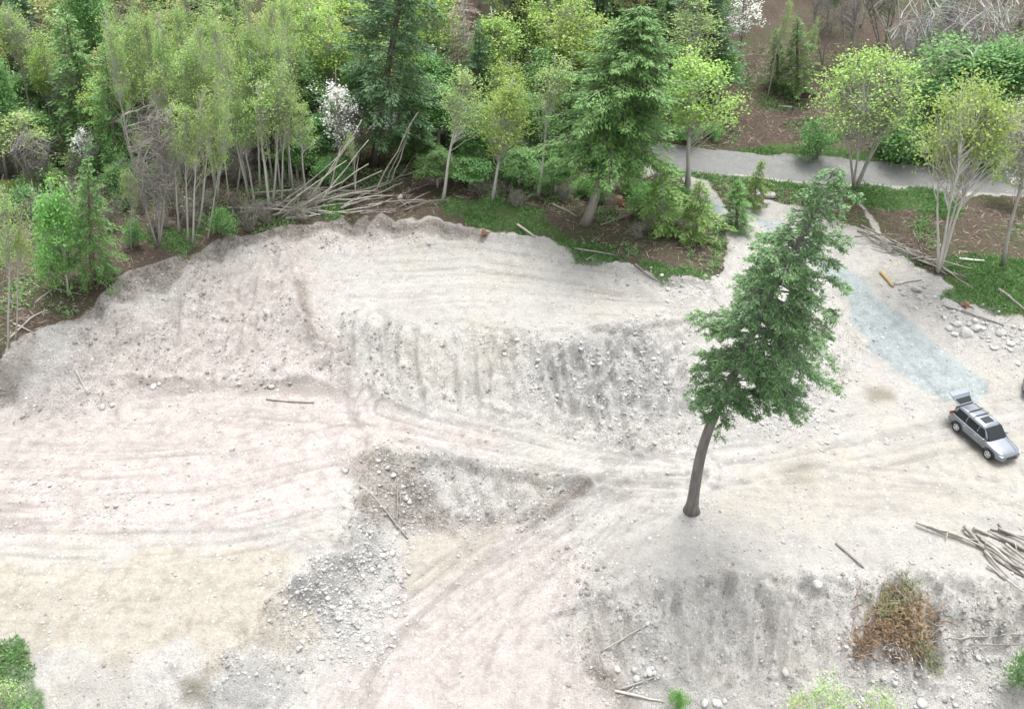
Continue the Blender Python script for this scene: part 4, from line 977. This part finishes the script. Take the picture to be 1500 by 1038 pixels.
for u0, v0, u1, v1, w, mn, lab in [(527, 713, 598, 790, 4, 'polegrey', 'long straight stick lying across the dark hollow'), (583, 700, 580, 765, 2.2, 'polegrey', 'thin upright stick in the dark hollow'), (589, 703, 584, 758, 2, 'polegrey', 'second thin upright stick beside the one in the dark hollow'),
        (880, 955, 938, 920, 4, 'pole', 'pale stick leaning to the upper right near the bottom centre'), (879, 960, 886, 995, 3.5, 'polegrey', 'short grey stick below the pale leaning stick'), (900, 1012, 972, 1028, 4.5, 'pole', 'pale log lying at the bottom edge over dark soil'), (905, 1010, 958, 992, 3.5, 'polegrey', 'thin stick above the pale log at the bottom edge'),
        (1224, 796, 1265, 832, 4, 'polegrey', 'crooked dark branch lying on the right pad'), (1300, 940, 1335, 968, 4, 'white_wood', 'white peeled branch in front of the dead branches'), (1302, 938, 1292, 952, 4, 'white_wood', 'short fork of white peeled branch in front of the dead branches'),
        (1352, 908, 1392, 924, 3, 'polegrey', 'curved grey branch right of the dead branches'), (1408, 908, 1510, 912, 2.6, 'polegrey', 'long thin grey stick on the lower right bank'), (1350, 942, 1500, 930, 3.4, 'polegrey', 'long grey branch near the right edge below the thin stick'), (1420, 945, 1520, 940, 2.4, 'polegrey', 'lower thin branch at the right edge of the bank'),
        (1290, 400, 1308, 421, 6, 'yellow', 'yellow squared timber beside the driveway'), (1310, 417, 1350, 410, 4, 'pole', 'pale timber lying at an angle to the yellow timber'), (1405, 380, 1442, 383, 4, 'white_wood', 'white peeled branch lying in the grass at right'),
        (12, 500, 70, 455, 3.4, 'pole', 'pale stick lying at the forest edge on the far left'), (20, 475, 52, 490, 3, 'polegrey', 'grey stick crossing the pale one on the far left'), (52, 445, 78, 424, 3, 'polegrey', 'arched thin branch below the bright sapling'), (78, 424, 120, 432, 2.6, 'polegrey', 'thin bowed branch under the bright sapling'),
        (112, 544, 128, 578, 2.6, 'pole', 'thin pale root on the left bank corner'), (155, 385, 172, 398, 2.6, 'pole', 'short pale stick on the forest floor at left'), (758, 330, 784, 348, 4, 'pole', 'pale split stick in the grass at the bench edge'), (842, 365, 905, 376, 3, 'pole', 'long pale stick at the edge of the grass below the great fir'),
        (858, 382, 872, 374, 3, 'pole', 'short pale stick below the grass at the bench edge'), (930, 388, 962, 412, 3, 'polegrey', 'grey stick slanting over the grass edge'), (810, 300, 845, 318, 3, 'polegrey', 'grey stick left of the foot of the great fir'), (880, 330, 935, 312, 2.6, 'polegrey', 'thin curved branch right of the foot of the great fir'),
        (1005, 300, 960, 320, 2.6, 'polegrey', 'grey branch under the young bush at the clearing edge'), (1330, 203, 1400, 228, 3.6, 'palebark', 'pale bare limb reaching left beside the road at right'), (1462, 425, 1500, 455, 5, 'polegrey', 'thick grey root lying above the boulder row'), (1380, 448, 1470, 478, 3, 'polegrey', 'long grey root at the grass edge above the boulders'),
        (390, 585, 460, 590, 2.4, 'polegrey', 'thin root at the foot of the left bank'), (385, 570, 398, 561, 3, 'pole', 'short pale root beside a white stone under the left bank'), (1160, 158, 1142, 156, 3, 'white_wood', 'white branch lying on the brown bank'), (1235, 560, 1225, 580, 2.4, 'rust_wood', 'reddish branch lying on rubble right of the lone fir')]:
    pole(u0, v0, u1, v1, w, mn, lab, None, 'stick', .06, .06, cat='stick', bend=.05 if w > 2.5 else .1, taper=.6, forks=1 if (u1 - u0) > 70 else 0)

# rusty stumps
def stump(u, v, wpx, label):
    p = hit(u, v); r0 = wpx / px_m(p[1], p[2]) / 2; mb = MB(); mb.tube([[0, 0, -.1], [0, 0, r0 * .5], [0.02, 0, r0 * 1.4]], [r0 * 1.2, r0 * .9, r0 * .75], 9)
    for k in range(7):
        a = k * .9 + rng.normal(0, .2); d = np.array([math.cos(a), math.sin(a), 0]); mb.tube(np.stack([d * r0 * .5 + [0, 0, r0 * .3], d * r0 * 1.6 + [0, 0, .08], d * r0 * rng.uniform(2, 3.2) + [0, 0, -.02 + rng.uniform(0, .3)]]), [r0 * .35, r0 * .25, r0 * .08], 5)
    o = mb.build('stump', M['rust_wood'], None, True); o.location = p; tag(o, label, 'stump')
stump(709, 342, 9, 'broken reddish-brown stump at the forest edge of the bench'); stump(1415, 448, 8, 'broken reddish-brown stump above the boulder row'); stump(905, 300, 18, 'brown stump in the shade of the great fir')

# heap of dead, rust-coloured branches on the lower right bank
def dead_branch(spine, n, wid, label, matn='rust'):
    n = int(n * .5)
    P = np.array([hit(u, v) for u, v in spine]); base = P[0].copy(); P = P - base; P[:, 2] += np.array([.12] + [.25] * (len(P) - 2) + [.12])
    s = np.linspace(0, 1, len(P)); ss = np.linspace(0, 1, 9); A = np.stack([np.interp(ss, s, P[:, k]) for k in range(3)], -1)
    o = empty('dead_branch', base); tm, lm = MB(), MB(); tm.tube(A, np.linspace(.06, .02, 9), 5)
    t = rng.uniform(0, 1, n); C = np.stack([np.interp(t, ss, A[:, k]) for k in range(3)], -1) + rng.normal(0, wid * 1.35, (n, 3)) * np.array([1, 1, .5])
    C[:, 2] = np.maximum(C[:, 2], gz(C[:, 0] + base[0], C[:, 1] + base[1]) - base[2] + .03)
    dv = unit(A[-1] - A[0]); lt = np.cross(dv, [0, 0, 1]); lm.leaves(C, dv * rng.uniform(-.2, 1, n)[:, None] + lt * rng.normal(0, .8, n)[:, None] + rng.normal(0, .25, (n, 3)), np.array([0, 0, 1.]) + rng.normal(0, .6, (n, 3)), rng.uniform(.14, .42, n), rng.uniform(.03, .065, n))
    for _ in range(60):
        k = rng.integers(n); q = A[rng.integers(9)]; tm.tube(np.stack([q, (q + C[k]) / 2 + rng.normal(0, .05, 3), C[k]]), [.02, .014, .006], 4, False)
    tm.build('stem', M['polegrey'], o, True); lm.build('needles', M[matn], o); tag(o, label, 'branch', 'heap of dead branches')
dead_branch([(1250, 962), (1272, 935), (1300, 905)], 1500, .26, 'olive-brown dead branch forming the lower left arm of the dead heap', 'rust')
dead_branch([(1258, 940), (1290, 905), (1308, 885)], 1200, .30, 'rust-brown branch above the lower left arm of the dead heap', 'rust')
dead_branch([(1285, 895), (1312, 880), (1332, 856)], 1500, .32, 'green-tinged branch at the top of the dead heap', 'deadgreen')
dead_branch([(1300, 880), (1330, 900), (1348, 930)], 1700, .36, 'rust-brown dead branch in the middle of the dead heap', 'rust')
dead_branch([(1315, 868), (1340, 885), (1362, 905)], 900, .24, 'reddish dead branch on the upper right of the dead heap', 'rust')
dead_branch([(1290, 915), (1320, 930), (1350, 945)], 1200, .30, 'shaded brown branch at the base of the dead heap', 'rust')
dead_branch([(1335, 930), (1352, 955), (1370, 980)], 900, .22, 'olive dead branch forming the right arm of the dead heap', 'deadgreen')
dead_branch([(1295, 945), (1325, 955), (1345, 962)], 700, .28, 'grey leafless twigs below the white peeled branch in the dead heap', 'litter')
for i in range(48):
    u, v = rng.uniform(1250, 1378), rng.uniform(868, 972); a_ = rng.uniform(0, 6.28); l_ = rng.uniform(12, 34)
    pole(u, v, u + l_ * math.cos(a_), v + l_ * .7 * math.sin(a_), rng.uniform(1.2, 2.4), 'polegrey' if i % 2 else 'rust_wood', 'thin bare twig poking out of the dead heap', 'twigs of the dead heap', 'branch', rng.uniform(.1, .5), rng.uniform(.1, .8), cat='branch', forks=1, bend=.15)

# ------------------------------------------------------------------ cars
CARM = dict(paint=plain('silver_paint', (.22, .245, .275), .26, .92, .8), dark=plain('dark_paint', (.02, .022, .03), .25, .3, .6), glass=plain('car_glass', (.010, .014, .016), .05, 0, 0, spec=.4),
            black=plain('black_trim', (.022, .022, .024), .55), tyre=plain('tyre_rubber', (.02, .02, .02), .85), rim=plain('alloy_rim', (.62, .63, .65), .3, .7), lamp=plain('headlamp_glass', (.75, .77, .78), .12), tail=plain('tail_lamp_red', (.35, .02, .02), .2), chrome=plain('chrome_strip', (.7, .71, .72), .2, .9), plate=plain('bumper_grey', (.12, .12, .125), .6), inside=plain('car_interior', (.05, .05, .052), .9))
def loft(sections, closed_ends=True):
    n = len(sections[0]); V = np.vstack(sections); Q = []
    for i in range(len(sections) - 1):
        for j in range(n):
            k = (j + 1) % n; Q.append([i * n + j, i * n + k, (i + 1) * n + k, (i + 1) * n + j])
    mb = MB(); mb.add(V, Q)
    m = len(sections)
    for base, s in ((0, sections[0]), ((m - 1) * n, sections[-1])):
        c = s.mean(0); T = [[base + j, base + (j + 1) % n, mb.n] for j in range(n)]
        if base == 0: T = [t[::-1] for t in T]
        mb.v.append(c[None]); mb.n += 1; mb.t.append(np.array(T))
    return mb
def sec(x, zb, zs, zt, wb, ws, wt):
    """one cross-section: sill, shoulder and top edge"""
    h = [(wb, zb), (ws, zb + (zs - zb) * .35), (ws, zs), (ws - .03, zs + (zt - zs) * .55), (wt, zt), (wt * .5, zt + .02)]
    p = h + [(-y, z) for y, z in h[::-1]]
    return np.array([[x, y, z] for y, z in p])
def quad_panel(mb, P, off=.006, inset=0.0):
    P = np.array(P, float); c = P.mean(0); P = c + (P - c) * (1 - inset)
    n = unit(np.cross(P[1] - P[0], P[2] - P[1])); 
    if n @ (c - np.array([c[0] * .6, 0, .8])) < 0: n = -n; P = P[::-1]
    k = len(P); V = np.vstack([P + n * off, P - n * .02])
    mb.add(V, [list(range(4))] if k == 4 else None, None)
    mb.q.append(np.array([[j, j + k, (j + 1) % k + k, (j + 1) % k] for j in range(k)]) + mb.n - 2 * k)
def make_car(paint, label, open_gate):
    root = empty('car'); tag(root, label, 'car'); pm = CARM[paint]
    sx = [(-2.36, .42, .80, .92, .72, .80, .76), (-2.28, .32, .85, 1.0, .80, .90, .84), (-1.9, .27, .88, 1.05, .86, .945, .87), (-1.0, .25, .86, 1.05, .88, .95, .88), (0, .25, .85, 1.04, .88, .95, .88), (.85, .26, .85, 1.04, .87, .95, .86),
          (1.25, .27, .84, 1.00, .86, .945, .80), (1.75, .29, .80, .95, .83, .93, .76), (2.12, .32, .72, .88, .78, .88, .72), (2.30, .36, .62, .78, .70, .80, .66), (2.38, .42, .55, .66, .62, .70, .6)]
    body = loft([sec(*q) for q in sx]).build('body', pm, root, True)
    # roof cabin
    B = {'rl': (-2.22, .83, 1.04), 'fl': (1.02, .82, 1.03)}; zt = 1.70
    def cab(x, wbot, wtop, z0, z1): 
        h = [(wbot, z0), (wbot - (wbot - wtop) * .55, z0 + (z1 - z0) * .6), (wtop + .02, z1 - .06), (wtop - .06, z1), (wtop * .5, z1 + .025)]
        return np.array([[x_, y, z] for (y, z), x_ in zip(h + [(-y, z) for y, z in h[::-1]], list(x) + list(x)[::-1])])
    secs = [cab((-2.24, -2.17, -2.10, -2.08, -2.06), .82, .60, 1.0, 1.64), cab((-1.9, -1.9, -1.9, -1.9, -1.9), .85, .64, 1.03, 1.69), cab((-.8,) * 5, .87, .66, 1.03, 1.73), cab((.0,) * 5, .87, .65, 1.03, 1.71),
            cab((1.00, .62, .30, .26, .22), .84, .60, 1.02, 1.65)]
    loft(secs).build('cabin', pm, root, True)
    # glass: a band standing a few mm proud of the cabin sides
    def sidey(x, z, s): 
        f = (z - 1.03) / .66; return s * (.868 - (.868 - .672) * f ** 1.15 + .012)
    for s, in ((1,), (-1,)):
        for x0, x1, xt0, xt1 in ((.02, .78, .02, .36), (-.98, -.04, -.98, -.04), (-1.95, -1.08, -1.88, -1.08)):
            mb = MB(); zb_, zt_ = 1.08, 1.58
            V = np.array([[x0, sidey(0, zb_, s), zb_], [x1, sidey(0, zb_, s), zb_], [(x1 + xt1) / 2, sidey(0, 1.36, s), 1.36], [xt1, sidey(0, zt_, s), zt_], [xt0, sidey(0, zt_, s), zt_], [(x0 + xt0) / 2, sidey(0, 1.36, s), 1.36]])
            W = V - np.array([0, .05 * s, .0]); k = 6
            mb.add(np.vstack([V, W]), [[0, 1, 2, 5], [5, 2, 3, 4]] + [[j, j + k, (j + 1) % k + k, (j + 1) % k] for j in range(k)]); mb.build('side_window', CARM['glass'], root)
        mb = MB(); mb.tube(np.array([[-2.1, s * .885, 1.05], [-.6, s * .895, 1.055], [.75, s * .888, 1.055], [.98, s * .86, 1.05]]), .014, 5); mb.build('chrome_strip', CARM['chrome'], root)
        mb = MB(); mb.box((.0, s * .955, .36), (2.0, .05, .16)); mb.build('sill_trim', CARM['black'], root)
        mb = MB(); mb.tube(np.array([[-1.85, s * .62, 1.71], [-1.75, s * .62, 1.76], [-.8, s * .645, 1.785], [.0, s * .63, 1.765], [.12, s * .62, 1.71]]), .018, 5); mb.build('roof_rail', CARM['chrome'], root)
        mb = MB(); mb.box((.72, s * 1.03, 1.08), (.12, .2, .13)); mb.tube([[.72, s * .88, 1.04], [.72, s * 1.0, 1.07]], .025, 5); o = mb.build('wing_mirror', pm, root); 
        for xh in (.05, -.9):
            mb = MB(); mb.box((xh + .02, s * .957, .93), (.2, .03, .03)); mb.build('door_handle', CARM['chrome'], root)
        mb = MB(); mb.box((2.14, s * .70, .74), (.26, .26, .12), Matrix.Rotation(-s * .5, 3, 'Z')); mb.build('headlight', CARM['lamp'], root)
        mb = MB(); mb.box((-2.30, s * .78, .93), (.14, .2, .22)); mb.build('tail_light', CARM['tail'], root)
        for xa in (1.42, -1.40):
            mb = MB(); th = np.linspace(-.25, np.pi + .25, 15); mb.tube(np.stack([xa + .43 * np.cos(th), np.full(15, s * .945), .37 + .43 * np.sin(th)], -1), .05, 6); mb.build('wheel_arch', CARM['black'], root)
            w = bpy.data.objects.new('wheel', None); w.location = (xa, s * .86, .36); link(w, root)
            mb = MB(); prof = [(.36, -.11), (.365, 0), (.36, .11), (.30, .125), (.245, .12), (.245, -.12), (.30, -.125)]; a = np.linspace(0, 2 * np.pi, 25)[:-1]; V = np.array([[r_ * math.cos(t), y_, r_ * math.sin(t)] for t in a for r_, y_ in prof]); n7 = 7
            mb.add(V, [[i * n7 + j, i * n7 + (j + 1) % n7, ((i + 1) % 24) * n7 + (j + 1) % n7, ((i + 1) % 24) * n7 + j] for i in range(24) for j in range(n7)]); mb.build('tyre', CARM['tyre'], w, True)
            mb = MB()
            for k in range(5):
                t = k * 2 * np.pi / 5 + .3; mb.box((.13 * math.cos(t), s * .10, .13 * math.sin(t)), (.25, .03, .085), Matrix.Rotation(-t, 3, 'Y'))
            mb.tube([[0, s * .07, 0], [0, s * .12, 0]], .07, 8); th = np.linspace(0, 2 * np.pi, 21); mb.tube(np.stack([.24 * np.cos(th), np.full(21, s * .105), .24 * np.sin(th)], -1), .022, 5, False); mb.build('rim', CARM['rim'], w)
            mb = MB(); mb.tube([[0, s * -.09, 0], [0, s * .06, 0]], .24, 16); mb.build('brake_disc', CARM['plate'], w)
    # windscreen
    mb = MB(); V = np.array([[1.0, -.74, 1.075], [1.0, .74, 1.075], [.66, .66, 1.40], [.33, .57, 1.645], [.33, -.57, 1.645], [.66, -.66, 1.40]]) + np.array([.012, 0, .012]); W = V - np.array([.05, 0, .04]); k = 6
    mb.add(np.vstack([V, W]), [[0, 1, 2, 5], [5, 2, 3, 4]] + [[j, j + k, (j + 1) % k + k, (j + 1) % k] for j in range(k)]); mb.build('windscreen', CARM['glass'], root)
    mb = MB(); mb.box((-.25, 0, 1.742), (.52, .78, .02)); mb.build('sunroof', CARM['glass'], root)
    for xb in (-.75, -1.25):
        mb = MB(); mb.box((xb, 0, 1.79), (.06, 1.26, .03)); mb.build('cross_bar', CARM['black'], root)
    mb = MB(); mb.box((2.365, 0, .62), (.05, .82, .17)); mb.build('grille', CARM['black'], root)
    mb = MB(); mb.box((2.36, 0, .40), (.08, 1.2, .12)); mb.build('front_bumper', CARM['plate'], root)
    mb = MB(); mb.box((-2.36, 0, .46), (.12, 1.5, .18)); mb.build('rear_bumper', CARM['plate'], root)
    for s in (1, -1):
        mb = MB(); mb.tube(np.array([[1.15, s * .60, 1.028], [1.7, s * .55, .985], [2.15, s * .48, .895]]), .012, 4); mb.build('hood_crease', pm, root)
    g = bpy.data.objects.new('tailgate', None); g.location = (-2.05, 0, 1.66); link(g, root)
    # tailgate modelled closed (hanging down), then swung up when open
    sh = MB(); Vp = np.array([[-.02, -.60, 0], [-.02, .60, 0], [-.17, .72, -.55], [-.27, .76, -.72], [-.27, .72, -1.08], [-.27, -.72, -1.08], [-.27, -.76, -.72], [-.17, -.72, -.55]])
    Vq = Vp + np.array([.06, 0, 0]); sh.add(np.vstack([Vp, Vq]), [[7, 2, 1, 0], [6, 3, 2, 7], [5, 4, 3, 6], [8, 9, 10, 15], [15, 10, 11, 14], [14, 11, 12, 13]] + [[j, (j + 1) % 8, (j + 1) % 8 + 8, j + 8] for j in range(8)]); sh.build('gate_panel', pm, g)
    mb = MB(); Vp = np.array([[-.045, -.52, -.08], [-.045, .52, -.08], [-.175, .62, -.50], [-.175, -.62, -.50]]); mb.add(np.vstack([Vp, Vp + np.array([.04, 0, 0])]), [[0, 1, 2, 3][::-1], [4, 5, 6, 7]] + [[j, (j + 1) % 4, (j + 1) % 4 + 4, j + 4] for j in range(4)]); mb.build('rear_window', CARM['glass'], g)
    mb = MB(); mb.box((-.02, 0, .0), (.16, 1.1, .03)); mb.build('spoiler', pm, g)
    if open_gate:
        g.rotation_euler = (0, R(98), 0)
        mb = MB(); mb.box((-2.13, 0, 1.0), (.26, 1.25, .9)); mb.build('cargo_opening', CARM['inside'], root)
    return root
car = make_car('paint', 'silver-grey SUV with raised tailgate parked on the open dirt at right', True)
car.scale = (.94, .94, .94)
def set_car(root, u0, v0, u1, v1):
    """rear and front contact points of the wheels nearest the camera"""
    a, c = hit(u0, v0), hit(u1, v1); d = c - a; d[2] = 0; d = unit(d); side = np.array([-d[1], d[0], 0])
    mid = (a + c) / 2 + side * .90; root.rotation_euler = (0, 0, math.atan2(d[1], d[0])); z = max(float(gz(*(mid + d * i * 1.4 + side * j * .86)[:2])) for i in (-1, 1) for j in (-1, 1))
    root.location = (mid[0], mid[1], z - .015)
set_car(car, 1396, 630, 1445, 673)
car2 = make_car('dark', 'dark car with red tail light cut off by the right edge of the photo', False)
p = hit(1497, 582); car2.rotation_euler = (0, 0, R(-28)); ca, sa = math.cos(R(-28)), math.sin(R(-28)); q = p[:2] + np.array([ca * 2.30 - sa * (.8), sa * 2.30 + ca * (.8)]); car2.location = (q[0], q[1], float(gz(*q)) - .01)
